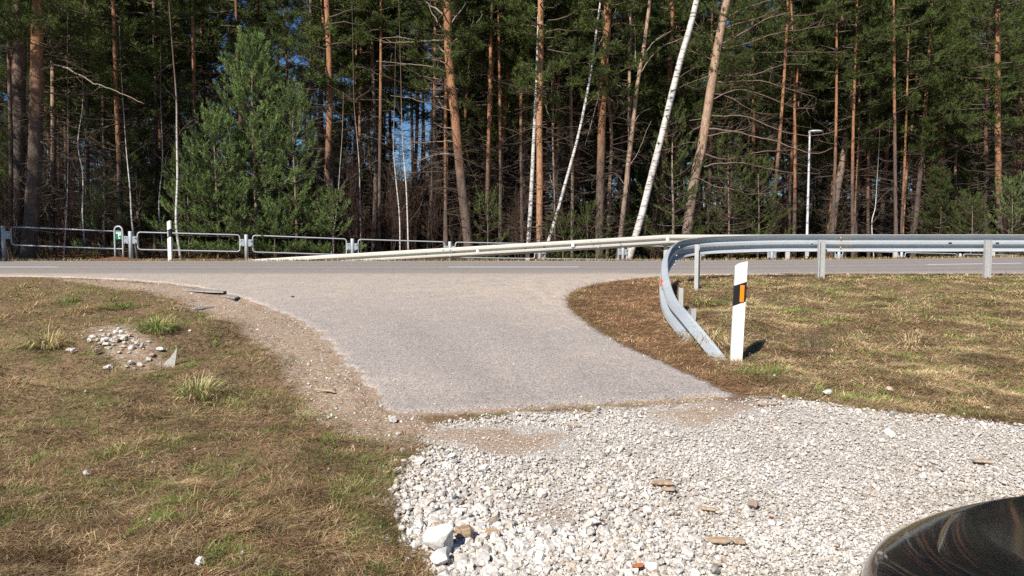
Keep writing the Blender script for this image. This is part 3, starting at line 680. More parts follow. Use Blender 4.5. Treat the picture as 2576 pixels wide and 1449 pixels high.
for n in range(0, 13):
    p = bpos(n); q = bpos(n + 1); zb = Hs(p[0], p[1]) - .1
    g = G(); tube(g, [(0, 0, min(zb, p[2] - 1.0) - p[2]), (0, 0, -.01), (0, 0, 0)], [.062, .062, .055], 16); g.build('post', M['galv'], t, tuple(p))
    if n < 12: rbar(p, q, t)
    e = nrm((q - p)[None])[0]; a = atan2(e[1], e[0])
    for s in (-1, 1):
        if n == 0 and s < 0: continue
        g = G(); box(g, (0, 0, 0), (.14, .012, .23), R=rotz(a), bev=.003); br = g.build('bracket', M['galv'], t, tuple(p + e * s * .125 + np.array([0, -.03, -.27])))
        for z in (.075, -.075): bolt(.02 * s, -.012, z, br, (0, -1, 0), .02)
p = at(300, 640, 22.7)
# hoop stand with the green plate
t = thing('hoop_stand', 'narrow upside-down U hoop of grey tube holding a small green sign', 'hoop stand', (p[0], 22.7, Hs(p[0], 22.7)))
hw, hh = .118, 1.02
pts = [(-hw - .0, 0, -.05), (-hw, 0, .4), (-hw, 0, hh - hw)] + [(hw * cos(a), 0, hh - hw + hw * sin(a)) for a in np.linspace(pi, 0, 12)[1:-1]] + [(hw, 0, hh - hw), (hw, 0, .4), (hw, 0, -.05)]
g = G(); tube(g, pts, .024, 10); g.build('hoop', M['galv'], t)
g = G(); box(g, (0, .0, .755), (.185, .006, .235), bev=.002); pl = g.build('sign_plate', M['green_sign'], t)
g = G()
box(g, (0, -.005, .825), (.15, .003, .04)); 
for x in (-.045, -.01, .035): box(g, (x, -.0075, .828), (.012, .003, .022), 1)
box(g, (.0, -.005, .755), (.022, .003, .085)); box(g, (.03, -.0055, .788), (.045, .003, .018)); box(g, (.03, -.0055, .752), (.045, .003, .016)); box(g, (.055, -.0052, .77), (.018, .003, .05))
box(g, (.02, -.005, .678), (.055, .003, .035)); box(g, (.02, -.0075, .678), (.012, .003, .012), 1)
g.build('lettering', [M['white'], M['green_sign']], pl)
g = G(); P = np.array([[x, y] for x in np.linspace(-1.3, 1.0, 15) for y in np.linspace(-.45, .4, 8)])
z = .16 * np.exp(-(P[:, 0] / .75) ** 2 - (P[:, 1] / .3) ** 2) + .015 * rng.normal(size=len(P)) - .03; i = (np.arange(14)[:, None] * 8 + np.arange(7)[None]).ravel()
g.add(np.column_stack([P, z]), np.stack([i, i+8, i+9, i+1], 1), 0, (0, 0, 1)); tag(g.build('dirt_mound', M['ground'], None, (p[0], 22.45, Hs(p[0], 22.4))), 'low brown mound of bare dirt at the foot of the hoop stand', 'mound')

# reflector posts
def delineator(px, py, Y, h, label, face, base=None):
    p = at(px, py, Y); x = p[0]; z = Hs(x, Y); t = thing('roadside_post', label, 'reflector post', (x, Y, z), face)
    w = .12; d = .11
    # hollow-backed triangular-ish section: flat front, rounded back
    pr = [(-w/2, 0), (w/2, 0), (w/2 - .012, .05), (.02, d), (-.02, d), (-w/2 + .012, .05)]
    def sect(zf): return np.array([[a, b, zf(a, b)] for a, b in pr])
    def piece(z0, z1, name, mat, parent, grow=0.0):
        n = len(pr); s = 1 + grow; lo = np.array([[a*s, b*s - grow*.03, z0(a, b)] for a, b in pr]); hi = np.array([[a*s, b*s - grow*.03, z1(a, b)] for a, b in pr]); g = G()
        g.add(np.vstack([lo, hi]), [np.array([[q, (q+1) % n, n+(q+1) % n, n+q] for q in range(n)]), np.array([list(range(n))[::-1]]), np.array([list(range(n, 2*n))])], 0, None, smooth=False); return g.build(name, mat, parent)
    sl = .40
    bz = lambda a, b: h * .58 + sl * a; tz = lambda a, b: h * .775 + sl * a * .9
    top = lambda a, b: h - np.interp(a, [-w/2, .018, w/2], [.052, 0, .006]) - b * .25
    piece(lambda a, b: -.1, top, 'post_body', M['post_white'], t)
    bd = piece(bz, tz, 'black_band', M['black'], t, .03)
    return t, bd
t, bd = delineator(1852, 925, 7.4, 1.0, 'white post with slanted top, black band and orange reflector beside the rail tip', radians(6))
t.rotation_euler = (radians(-1), radians(2.4), radians(6))
R_ = G(); box(R_, (.018, -.006, .678), (.042, .010, .165), bev=.004); R_.build('reflector', M['orange'], bd)
t2, bd2 = delineator(427, 657, 22.35, 1.2, 'white post with black band across the road, in front of the tube barrier', radians(-18))
g = G(); box(g, (-.03, -.006, .80), (.02, .008, .17), bev=.003); g.build('reflector', M['white'], bd2)

# street lamp
p = at(2029, 640, 36.5); zb = Hs(p[0], 36.5); top = at(2031, 333, 36.5)
t = thing('street_lamp', 'slim pale steel street lamp with a flat disc head rising behind the guardrail', 'street lamp', (p[0], 36.5, zb))
hgt = top[2] - zb
g = G(); tube(g, [(0,0,-.1), (0,0,1.2), (0,0,1.25), (0,0,hgt - .1), (0,0,hgt)], [.075, .07, .062, .042, .044], 14); g.build('pole', M['lamp_pole'], t)
g = G(); box(g, (0, 0, 0), (.015, .16, .34), bev=.004); g.build('service_door', M['lamp_grey'], t, (0, -.075, .9)).rotation_euler = (0, 0, pi/2)
g = G(); n = 24; a = np.linspace(0, 2*pi, n, endpoint=False); prof = [(.0, .02), (.20, .02), (.30, .035), (.325, .06), (.28, .10), (.16, .125), (0.001, .13)]
V = np.concatenate([np.stack([.26 + rr * 1.05 * np.cos(a), rr * .8 * np.sin(a), np.full(n, zz)], 1) for rr, zz in prof]); m = len(prof)
q = np.repeat(np.arange(m - 1), n); j = np.tile(np.arange(n), m - 1); g.add(V, np.stack([q*n+j, q*n+(j+1) % n, (q+1)*n+(j+1) % n, (q+1)*n+j], 1))
hd = g.build('lamp_head', M['lamp_grey'], t, (0, 0, hgt - .02)); g = G(); tube(g, [(.26, 0, .012), (.26, 0, .022)], [.2, .2], 20); g.build('lens', M['lens'], hd)
g = G(); tube(g, [(0, 0, -.06), (0, 0, .05)], [.062, .062], 12); g.build('collar', M['lamp_grey'], hd)

# ------------------------------------------------------------------ parked car (its bonnet reaches into the picture)
gz = Hs(1.7, 1.0)
car = thing('parked_car', 'glossy black parked car whose rounded bonnet corner noses onto the white gravel', 'car', (1.715, 2.42, gz))
# front is at local y=0, the car runs back to y=-4.2; half-width 0.89
def pchip(x, X, Y):
    X = np.asarray(X, float); Y = np.asarray(Y, float); h = np.diff(X); d = np.diff(Y) / h; m = np.zeros(len(X))
    for i in range(1, len(X) - 1):
        if d[i-1] * d[i] > 0: w1 = 2*h[i] + h[i-1]; w2 = h[i] + 2*h[i-1]; m[i] = (w1 + w2) / (w1 / d[i-1] + w2 / d[i])
    m[0], m[-1] = d[0], d[-1]; x = min(max(x, X[0]), X[-1]); i = min(int(np.searchsorted(X, x, 'right')) - 1, len(X) - 2); t = (x - X[i]) / h[i]
    return float((1+2*t)*(1-t)**2*Y[i] + t*(1-t)**2*h[i]*m[i] + t*t*(3-2*t)*Y[i+1] + t*t*(t-1)*h[i]*m[i+1])
def plan_w(y): return plan_w0(y) if y < -.9 else .885 * max(0, 1 - ((y + .9) / .962) ** 2.5) ** (1 / 1.8) + .002
def plan_w0(y):                                             # half width of the body at a station
    return pchip(y, [-4.2, -4.12, -3.9, -3.4, -2.6, -1.6, -.9, -.52, -.42, -.345, -.285, -.215, -.135, -.03, .03, .06], [.45, .66, .80, .865, .885, .89, .885, .86, .83, .785, .715, .595, .43, .25, .14, .03])
def hood_z(y): return np.mean([hood_z0(y + q) for q in (-.12, -.08, -.04, 0, .04, .08, .12)])
def hood_z0(y): return pchip(y, [-4.2, -3.6, -3.0, -1.45, -1.0, -.5, -.25, -.08, .06], [.86, .98, 1.0, 1.0, .945, .865, .828, .808, .795])
ysb = np.concatenate([np.linspace(-4.2, -3.9, 6), np.linspace(-3.7, -.8, 20), np.linspace(-.7, .045, 34), [.055, .06]])
V = []; sec = [(0, 1.0), (.3, .999), (.55, .996), (.72, .988), (.85, .97), (.93, .94), (.975, .89), (.995, .79), (1.0, .66), (1.0, .5), (.985, .36), (.96, .24), (.9, .19), (0, .19)]
A_ = [q[0] for q in sec[:9]]; B_ = [q[1] for q in sec[:9]]; sec = [(q, pchip(q, A_, B_)) for q in list(np.linspace(0, .9, 16)) + [.925, .95, .965, .98, .99, .996]] + sec[8:]; SA_ = A_; SB_ = B_
for y in ysb:
    w = plan_w(y); zt = hood_z(y); 
    for s in (-1, 1):
        for a, b in (sec if s < 0 else sec[::-1][1:-1]):
            zz = b * zt if b > .25 else b
            V.append((s * a * w, y, zz))
m = len(sec) * 2 - 2; k = len(ysb); q = np.repeat(np.arange(k - 1), m); j = np.tile(np.arange(m), k - 1)
g = G(); fs = [np.stack([q*m+j, q*m+(j+1) % m, (q+1)*m+(j+1) % m, (q+1)*m+j], 1)]
VV = np.array(V)
# crisp wheel arches: pull the low side skirt up over the wheels
for wy in (-.92, -3.45):
    dd = np.abs(VV[:, 1] - wy); lift = np.sqrt(np.clip(.36 ** 2 - dd ** 2, 0, None)) + .30
    side = (np.abs(VV[:, 0]) > .6) & (dd < .36) & (VV[:, 2] < lift); VV[side, 2] = np.minimum(lift[side], .66)
g.add(VV, fs + [np.array([list(range(m))]), np.array([[(k-1)*m + x for x in range(m)][::-1]])], 0); g.build('body', M['carpaint'], car)
# bonnet skin with its own edge, a hair above the wing
hb = G(); hy = np.concatenate([np.linspace(-1.42, -.105, 38), [-.086, -.075]]); hs_ = np.concatenate([[-1, -.975], np.linspace(-.93, .93, 19), [.975, 1]]); hv = []
for y in hy:
    e = .80 * min(1, plan_w(y) / .86) if y < -.45 else .80 * plan_w(y) / .86
    e = min(e, .72 * plan_w(y) + .06)
    for s in hs_:
        x = s * e; yb = y; y = yb - .55 * x * x * min(1, max(0, (yb + .6) / .5)); w = plan_w(y); b = pchip(abs(x) / w, SA_, SB_); crease = .006 * math.exp(-((abs(s) - .80) / .07) ** 2)
        edge = -.008 if abs(s) > .99 or y == hy[-1] else .003
        hv.append((x, y, b * hood_z(y) + edge + crease)); y = yb
i = (np.arange(39)[:, None] * 23 + np.arange(22)[None]).ravel(); hb.add(np.array(hv), np.stack([i, i+1, i+24, i+23], 1)); hb.build('bonnet', M['carpaint'], car)
# greenhouse
st = [(-1.35, .99, .72, .99), (-1.75, 1.25, .66, .99), (-2.1, 1.42, .60, .99), (-2.7, 1.47, .59, .99), (-3.4, 1.43, .58, .98), (-3.85, 1.22, .58, .96), (-4.1, .96, .60, .9)]
g = G(); V = []
for y, zt, wt, zb in st:
    wb = .80 if y > -4 else .7
    V += [(-wb, y, zb - .03), (-(wb*.35 + wt*.65), y, zb + (zt - zb) * .75), (-wt * .9, y, zt - .012), (0, y, zt + .012), (wt * .9, y, zt - .012), (wb*.35 + wt*.65, y, zb + (zt - zb) * .75), (wb, y, zb - .03)]
fs = [[q*7+j, q*7+j+1, (q+1)*7+j+1, (q+1)*7+j] for q in range(6) for j in range(6)]; A = np.array(fs)
roofm = np.array([(j in (2, 3)) and q in (2, 3) for q in range(6) for j in range(6)]); g.add(V, A[~roofm]); g.build('window', M['carglass'], car)
g = G(); g.add(np.array(V) + np.array([0, 0, .003]), A[roofm]); g.build('roof', M['carpaint'], car)
for sx in (-1, 1):
    g = G(); tube(g, [(sx*.80, -1.40, 1.0), (sx*.70, -1.78, 1.235), (sx*.60, -2.12, 1.415), (sx*.575, -2.7, 1.462), (sx*.57, -3.4, 1.42), (sx*.61, -3.87, 1.2), (sx*.70, -4.08, .96)], .032, 8); g.build('roof_pillar', M['carpaint'], car)
    g = G(); box(g, (0, 0, 0), (.09, .16, .12), bev=.035); g.build('wing_mirror', M['carpaint'], car, (sx * .97, -1.62, 1.02))
    g = G(); box(g, (0, 0, 0), (.025, .2, .028), bev=.009); g.build('door_handle', M['carpaint'], car, (sx * .90, -2.55, .80))
    # headlight lens lies in the front corner of the wing
    g = G(); hv = []
    for y in np.linspace(-.50, -.13, 12):
        w = plan_w(y); 
        for b in np.linspace(.70, .86, 6):
            a = np.interp(-b, [-c for c in SB_], SA_); hv.append((sx * (a * w + .004), y + .002, b * hood_z(y)))
    i = (np.arange(11)[:, None] * 6 + np.arange(5)[None]).ravel(); g.add(np.array(hv), np.stack([i, i+1, i+7, i+6], 1)); g.build('headlight', M['headlamp'], car)
    for wy in (-.92, -3.45):
        g = G(); a = np.linspace(0, 2*pi, 28, endpoint=False); pr = [(.20, -.10), (.27, -.105), (.31, -.085), (.315, 0), (.31, .085), (.27, .105), (.20, .10)]
        V = np.concatenate([np.stack([np.full(28, o), rr * np.cos(a), rr * np.sin(a)], 1) for rr, o in pr]); q = np.repeat(np.arange(6), 28); j = np.tile(np.arange(28), 6)
        g.add(V, np.stack([q*28+j, q*28+(j+1) % 28, (q+1)*28+(j+1) % 28, (q+1)*28+j], 1)); wl = g.build('wheel', M['rubber'], car, (sx * .775, wy, .315))
        g = G(); tube(g, [(sx*.02, 0, 0), (sx*.06, 0, 0)], [.20, .20], 24)
        for s in range(5): box(g, (sx*.075, .11*cos(2*pi*s/5), .11*sin(2*pi*s/5)), (.02, .16, .05), R=rotx(2*pi*s/5), bev=.006)
        g.build('rim', M['alloy'], wl)
# ================================================================== SMALL THINGS ON THE GROUND
r = np.random.default_rng(77)
def one_stone(name, px, py, size, label, group=None, col=(.62,.60,.57), shape=None, flat=1, sink=.35, az=None, cat='stone'):
    p = gph(px, py); V, Fs = SH3[r.integers(0, 6)] if shape is None else shape
    s = np.array(size if np.ndim(size) else (size, size*.85, size*.7)); V = V * s @ rotz(r.uniform(0, 6) if az is None else az).T
    g = G(); g.add(V, Fs, 0, np.array(col) * np.ones((len(V), 1)), smooth=False)
    return tag(g.build(name, M['stone'], None, (p[0], p[1], p[2] + s[2] * (1 - sink))), label, cat, group)
def rock(seed):
    V, Fs = stone_shape(4, seed, .03); q = np.random.default_rng(seed)
    for _ in range(16):
        d = nrm(q.normal(size=(1, 3)))[0]; k = q.uniform(.42, .72); s = V @ d; V = np.where((s > k)[:, None], V - np.outer(s - k, d), V)
    n = .06 * np.sin(V[:, :1] * 4 + 1) * np.cos(V[:, 1:2] * 5); return V * (1 + n), Fs
one_stone('rock', 1108, 1396, (.14, .085, .10), 'big angular off-white rock at the lower corner of the gravel, beside a brown wood chunk', None, (.70,.68,.63), rock(41), az=.5, cat='rock', sink=.25)
one_stone('rock', 1110, 1428, (.075, .07, .06), 'rounded grey-white stone right below the big angular rock', None, (.62,.62,.61), rock(42), cat='rock', sink=-.05)
one_stone('rock', 1045, 1357, (.027, .025, .022), 'small grey stone lying alone on dead grass left of the gravel', None, (.42,.42,.41), rock(43), cat='rock')
one_stone('stone', 503, 1421, (.045, .030, .028), 'single white stone alone in the dead grass at the bottom edge', None, (.74,.73,.70))
one_stone('stone', 990, 1063, (.05, .04, .035), 'grey stone on the sand by the lower corner of the asphalt', None, (.5,.5,.48))
one_stone('stone', 1002, 1095, (.022, .02, .017), 'small white stone on sand below the asphalt corner', None, (.66,.65,.62))
one_stone('stone', 2081, 996, (.05, .04, .045), 'pale upright stone in brown grass above the gravel edge', None, (.6,.6,.58))
one_stone('stone', 2237, 986, (.055, .045, .03), 'tan flat stone in brown grass right of the pale upright stone', None, (.58,.44,.33))
one_stone('stone', 2482, 1030, (.03, .025, .022), 'small white stone in brown grass near the gravel at far right', None, (.66,.62,.56))
one_stone('stone', 175, 884, (.035, .025, .03), 'whitish stone standing at the left end of the scattered stone heap', None, (.66,.62,.55))
one_stone('stone', 403, 884, (.055, .04, .032), 'large white stone just left of the grey shard', None, (.70,.68,.64))
one_stone('stone', 384, 898, (.045, .04, .032), 'pinkish brown stone just left of the large white stone by the shard', None, (.42,.28,.22))
one_stone('stone', 425, 924, (.06, .035, .025), 'long flat pale stone lying at the foot of the grey shard', None, (.62,.60,.56))
hp = [(255,832),(300,826),(240,848),(262,845),(275,842),(288,850),(300,845),(312,848),(322,846),(246,856),(258,858),(270,856),(284,860),(296,858),(310,855),(226,858),(232,850),(336,858),(328,842),(266,870),(272,876),(330,878),(325,888),(306,872),(344,866),(185,886),(330,916),(352,920),(338,930),(372,908),(268,928),(276,926),(318,924),(210,852),(300,890),(290,838),(306,838)]
for n, (x, y) in enumerate(hp):
    s = r.uniform(.022, .045); c = [(.66,.64,.60),(.70,.69,.66),(.58,.55,.50),(.52,.40,.31),(.62,.58,.50)][n % 5]
    one_stone('stone', x, y + 2, (s, s * r.uniform(.7, .95), s * r.uniform(.75, 1.1)), 'small rounded stone in the loose heap spilled on the left grass bank', 'stones of the spilled heap', c, sink=.55)
for n in range(46):                                            # more of the same heap, half sunk
    x, y = 285 + 55 * r.normal(), 858 + 20 * r.normal(); s = r.uniform(.012, .028)
    one_stone('stone', x, y, (s, s * .8, s * .85), 'small rounded stone in the loose heap spilled on the left grass bank', 'stones of the spilled heap', np.array((.62,.58,.52)) * r.uniform(.7, 1.1), SH2[r.integers(0, 12)], sink=.4)
# upright stone shard
p = gph(425, 925); g = G(); prism(g, [(-.08, -.05), (.015, -.05), (.055, .02), (.072, .205), (.045, .15), (.012, .10), (-.03, .06)], -.014, .014, 0, (.40, .39, .365), R=rotz(.25) @ rotx(-.35)); tag(g.build('stone_shard', M['stone'], None, (p[0], p[1], p[2])), 'pointed grey slab shard standing upright in the grass', 'shard')
# broken asphalt slabs at the crumbling edge
def slab(name, pts, thick, label, lift=.0, tilt=0, cat='asphalt slab'):
    W = np.array([gph(*q)[:2] for q in pts]); c = W.mean(0); z = Hs(*c); n = len(W); loc = W - c; V = np.vstack([np.column_stack([loc, lift + tilt * loc[:, 0]]), np.column_stack([loc * .97, lift + thick + tilt * loc[:, 0]])])
    g = G(); g.add(V, [np.array([list(range(n))[::-1]]), np.array([list(range(n, 2*n))]), np.array([[q, (q+1) % n, n+(q+1) % n, n+q] for q in range(n)])], 0, (.3, 0, 0), smooth=False)
    return tag(g.build(name, M['drive'], None, (c[0], c[1], z)), label, cat)
slab('asphalt_slab', [(452,722),(470,721),(500,726),(540,732),(570,737),(562,744),(530,742),(490,737),(462,731)], .016, 'long broken strip of asphalt lifting at the crumbled driveway edge', .004, .0)
slab('asphalt_slab', [(560,738),(598,742),(602,752),(590,760),(575,752),(556,748)], .02, 'short cracked asphalt piece beside the long broken strip', .004, .0)
slab('asphalt_slab', [(482,778),(500,771),(540,769),(536,775),(510,781),(490,783)], .018, 'dark flat asphalt flake lying on the sandy shoulder', .0, .0)
# wood
def woodbit(px, py, L, w, h, az, label, tilt=0.0, ragged=True):
    p = gph(px, py); n = 9; g = G()
    L *= .82; w *= .9; xs_ = np.linspace(-L/2, L/2, n); V = []; bow = r.normal(0, .06)
    for i_, x in enumerate(xs_):
        e = 1 - r.uniform(.35, .85) * (i_ in (0, n - 1)) - r.uniform(0, .4) * (i_ in (1, n - 2)); ww = w * e * r.uniform(.85, 1.1); hh = h * e * r.uniform(.8, 1.1)
        for a in (.4, 1.3, 2.4, 3.6, 4.5, 5.6): V.append((x + .05 * L * r.normal(), ww/2 * cos(a) * 1.15 + bow * L * (4 * x * x / L / L - .5) + .05 * w * r.normal(), hh/2 * sin(a) * 1.15))
    q = np.repeat(np.arange(n - 1), 6); j = np.tile(np.arange(6), n - 1)
    g.add(np.array(V) @ roty(tilt).T, [np.stack([q*6+j, q*6+(j+1) % 6, (q+1)*6+(j+1) % 6, (q+1)*6+j], 1), np.array([[0,5,4,3,2,1]]), np.array([[(n-1)*6 + s for s in range(6)]])], 0, None, smooth=False)
    o = g.build('wood_piece', M['wood'], None, (p[0], p[1], p[2] + h * .42 + .022)); o.rotation_euler = (0, 0, az); return tag(o, label, 'wood piece')
woodbit(1168, 1362, .125, .07, .065, .25, 'thick brown wood chunk between the stones above the big angular rock')
woodbit(1238, 1360, .10, .04, .04, -.1, 'dark wood chip among white stones right of the thick chunk')
woodbit(1668, 1228, .16, .075, .022, -.15, 'broad tan bark slab lying on the middle of the gravel')
woodbit(1682, 1243, .11, .04, .022, -.05, 'dark brown bark strip tucked under the broad tan slab')
woodbit(1780, 1292, .12, .03, .018, -.5, 'slim tan splinter on gravel right of the bark slab')
woodbit(1808, 1377, .16, .05, .03, -.1, 'splintered pale wood piece low on the gravel, left of the car')
woodbit(1858, 1378, .085, .045, .025, -.25, 'short orange-tan wood splinter touching the splintered pale piece')
woodbit(2468, 1172, .15, .045, .02, -.35, 'thin tan bark sliver on gravel near the right picture edge')
woodbit(1930, 1024, .26, .025, .012, -.03, 'long thin stick lying along the top edge of the gravel')
woodbit(1440, 1078, .14, .02, .012, .02, 'thin stick on the sandy patch of the gravel')
woodbit(815, 992, .26, .022, .02, -.4, 'short bare stick on the sand left of the asphalt')
woodbit(245, 893, .10, .04, .04, 1.0, 'stubby brown wood stump bit beside the spilled stone heap')
# leaves and scraps
def leaf(px, py, s, label, mat, cat='leaf'):
    p = gph(px, py); g = G(); n = 9; a = np.linspace(0, 2*pi, n, endpoint=False); rr = .75 * s * (1 + .25 * np.cos(3 * a)) * r.uniform(.75, 1.1, n)
    V = np.vstack([[[0, 0, .004]], np.stack([rr * np.cos(a), rr * .75 * np.sin(a), .012 + .4 * s * r.uniform(-.3, .9, n)], 1)]); V2 = V - np.array([0, 0, .0015])
    f1 = np.array([[0, 1 + q, 1 + (q+1) % n] for q in range(n)]); g.add(np.vstack([V, V2]), [f1, f1[:, ::-1] + n + 1], 0, None, smooth=False)
    o = g.build('fallen_leaf', M[mat], None, (p[0], p[1], p[2] + .02)); o.rotation_euler = (r.uniform(-.2, .2), r.uniform(-.2, .2), r.uniform(0, 6)); return tag(o, label, cat)
leaf(1606, 1441, .035, 'crumpled orange leaf on gravel at the bottom edge', 'leaf'); leaf(1518, 1325, .02, 'small red-orange leaf scrap on the middle of the gravel', 'leaf'); leaf(2105, 1392, .022, 'orange leaf on the gravel just left of the black car', 'leaf')
leaf(736, 752, .04, 'single dark dry leaf lying on the asphalt driveway', 'twig')
leaf(1940, 1318, .018, 'orange leaf scrap on gravel above the splintered wood', 'leaf'); leaf(975, 1201, .018, 'tiny yellow petal on dead grass left of the gravel', 'petal', 'petal')
# big tussocks
def tussock(px, py, R, n, L, mixc, label, up=(.45, 1.3)):
    p = gph(px, py); g = G(); a = r.uniform(0, 2*pi, n); q = R * np.sqrt(r.uniform(size=n)); fr = q / R
    tilt = up[1] - fr * (up[1] - up[0]) + r.normal(0, .18, n); colr = np.array(mixc)[r.choice(len(mixc), n)] * r.uniform(.7, 1.25, (n, 1))
    blades(g, np.column_stack([q*np.cos(a), q*np.sin(a), np.full(n, -.01)]), a + r.normal(0, .45, n), tilt, L * r.uniform(.5, 1.15, n), np.full(n, max(.004, .0008 * p[1])), colr, r.uniform(.3, 1.2, n))
    tag(g.build('grass_tuft', M['blade'], None, tuple(p)), label, 'grass tuft')
tussock(500, 992, .15, 420, .26, [GREEN, OLIVE, STRAW, STRAW, GREEN * .8], 'large yellow-green grass tuft below the grey shard on the left bank')
tussock(392, 832, .16, 420, .26, [GREEN, GREEN, OLIVE, STRAW, GREEN*.7], 'dark green grass tuft right of the spilled stone heap')
tussock(122, 868, .17, 380, .30, [STRAW, OLIVE, TAN, OLIVE], 'straw-yellow grass tuft left of the spilled stone heap', (.3, 1.2))
tussock(455, 1272, .11, 260, .13, [GREEN, OLIVE, GREEN*.8], 'low green grass tuft alone in the middle of the left dead grass', (.15, .9))
tussock(300, 770, .22, 300, .16, [GREEN, OLIVE, GREEN*.7], 'low green grass patch by the sandy shoulder near the road', (.15, .8))
tussock(2290, 872, .20, 320, .30, [STRAW, STRAW, TAN], 'pale straw tuft on the right verge below the second rail post', (.15, .9))
tussock(1790, 860, .22, 420, .34, [STRAW, STRAW, TAN, OLIVE], 'big pale straw tuft between the rail bend and the white post', (.1, .8))
tussock(1880, 770, .14, 260, .24, [STRAW, OLIVE, STRAW], 'upright yellowish tuft just right of the orange reflector', (.4, 1.2))
tussock(1770, 765, .13, 240, .2, [GREEN, OLIVE, STRAW], 'green tuft beside the shadow inside the rail bend', (.3, 1.1))
# dry weed on the right verge
p = gph(2045, 895); g = G(); P0 = []; P1 = []
for q in range(26):
    b = np.array([r.normal(0, .09), r.normal(0, .05), 0]); d = nrm(np.array([[r.normal(0, .5), r.normal(0, .4), 1]]))[0]; e = b + d * r.uniform(.15, .42); P0.append(b); P1.append(e)
    for _ in range(3): s = b + (e - b) * r.uniform(.4, 1); P0.append(s); P1.append(s + np.array([r.normal(0, .06), r.normal(0, .05), r.uniform(.0, .08)]))
sticks(g, np.array(P0), np.array(P1), .003, .0015); tag(g.build('dry_weed', M['limb_warm'], None, tuple(p)), 'dry reddish-brown weed standing on the right verge', 'weed')
# ================================================================== TREES
NM = [M['needle'], M['twig']]
def crown_geo(z0, z1, R, nb, r, dead=None, shape=1.0, nl=.15, nw=.020, k=9, tw=9, droop=.25, young=False, lit=1.0, trunk_r=.14, top=True):
    """branches with forked twigs and needle tufts; mats 0 needles, 1 wood"""
    g = G(); TP, TD, TC = [], [], []; S0, S1, SR = [], [], []
    for b in range(nb):
        fr = (b + r.uniform()) / nb; h = z0 + (z1 - z0) * fr
        L = R * max(.16, min(1, (fr + .18) / .38)) * (1 - .85 * max(0, fr - .35) / .65) * r.uniform(.6, 1.15) * shape
        az = b * 2.399 + r.normal(0, .5); el = .05 + .75 * fr ** 1.3 + r.normal(0, .12); n = 6; s = np.linspace(0, 1, n)
        wig = np.cumsum(r.normal(0, .05, n)) * L; hx = s * L * cos(el) ; hz = s * L * sin(el) - droop * L * s ** 2 * (1 - fr) + .18 * L * s ** 3 + np.cumsum(r.normal(0, .025, n)) * L
        P = np.stack([hx * cos(az) - wig * sin(az), hx * sin(az) + wig * cos(az), h + hz], 1)
        tube(g, P, np.linspace(.018 + .008 * L, .007, n), 4, 1, caps=False)
        for q in range(tw):
            u = r.uniform(.32, 1.0) ; x = u * (n - 1); i = min(int(x), n - 2); base = P[i] + (P[i+1] - P[i]) * (x - i); T = nrm((P[i+1] - P[i])[None])[0]
            side = np.cross(T, [0, 0, 1.]) * r.choice([-1, 1]); d = nrm((T * r.uniform(.3, 1) + side * r.uniform(.2, 1.0) + np.array([0, 0, r.uniform(.0, .6)]))[None])[0]
            tl = r.uniform(.25, .75) * min(1, .35 + L * .25); e = base + d * tl; S0.append(base); S1.append(e); SR.append(.008)
            bright = r.uniform(.75, 1.25)
            for _ in range(5):
                p = base + d * tl * r.uniform(.3, 1.05) + r.normal(0, .07, 3); dd = d + r.normal(0, .45, 3) + np.array([0, 0, .45]); TP.append(p); TD.append(dd); TC.append(bright * r.uniform(.8, 1.2))
    if dead:
        for b in range(dead[2]):
            h = r.uniform(dead[0], dead[1]); az = r.uniform(0, 2*pi); L = r.uniform(.3, 1) * R * .75; el = r.uniform(-.35, .35); n = 5; s = np.linspace(0, 1, n); bow = r.normal(0, .12, 2)
            P = np.stack([s*L*cos(az), s*L*sin(az), h + s*L*el + bow[0]*L*s**2], 1); P[:, 0] += -sin(az) * bow[1] * L * s**2; P[:, 1] += cos(az) * bow[1] * L * s**2
            tube(g, P, np.linspace(.016, .005, n), 3, 1, caps=False)
            for _ in range(int(5 * L) + 1):
                x = r.uniform(1, n - 1.01); i = int(x); base = P[i] + (P[i+1] - P[i]) * (x - i); d = (P[-1] - P[0]) / L + r.normal(0, .5, 3); e = base + d * r.uniform(.15, .5); S0.append(base); S1.append(e); SR.append(.006)
                if r.uniform() < .6: m = base + (e - base) * r.uniform(.3, .9); S0.append(m); S1.append(m + (d + r.normal(0, .6, 3)) * r.uniform(.1, .3)); SR.append(.004)
    if S0: sticks(g, np.array(S0), np.array(S1), np.array(SR), np.array(SR) * .5, 1)
    if TP:
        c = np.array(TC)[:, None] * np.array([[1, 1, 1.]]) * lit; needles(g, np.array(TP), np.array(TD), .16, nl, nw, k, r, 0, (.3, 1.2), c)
    return g
def trunk_geo(P, R, n=10, wob=.03, r=None): g = G(); tube(g, P, R, n, 0, wob=wob); return g
def generic_trunk(Ht, r0, r, bend=.25, n=10):
    z = np.linspace(-.3, Ht, 16); a = r.uniform(0, 2*pi); c = r.uniform(-1, 1)
    x = bend * np.sin(z / Ht * pi * r.uniform(.8, 1.6) + c) - bend * sin(c); y = bend * .6 * np.sin(z / Ht * 2.2)
    R = r0 * (1 - .78 * np.clip(z, 0, None) / Ht); R[0] = r0 * 1.22; R[1] = r0 * 1.06
    return np.stack([x * cos(a), x * sin(a), z], 1), R
rt = np.random.default_rng(21)
VAR = {}
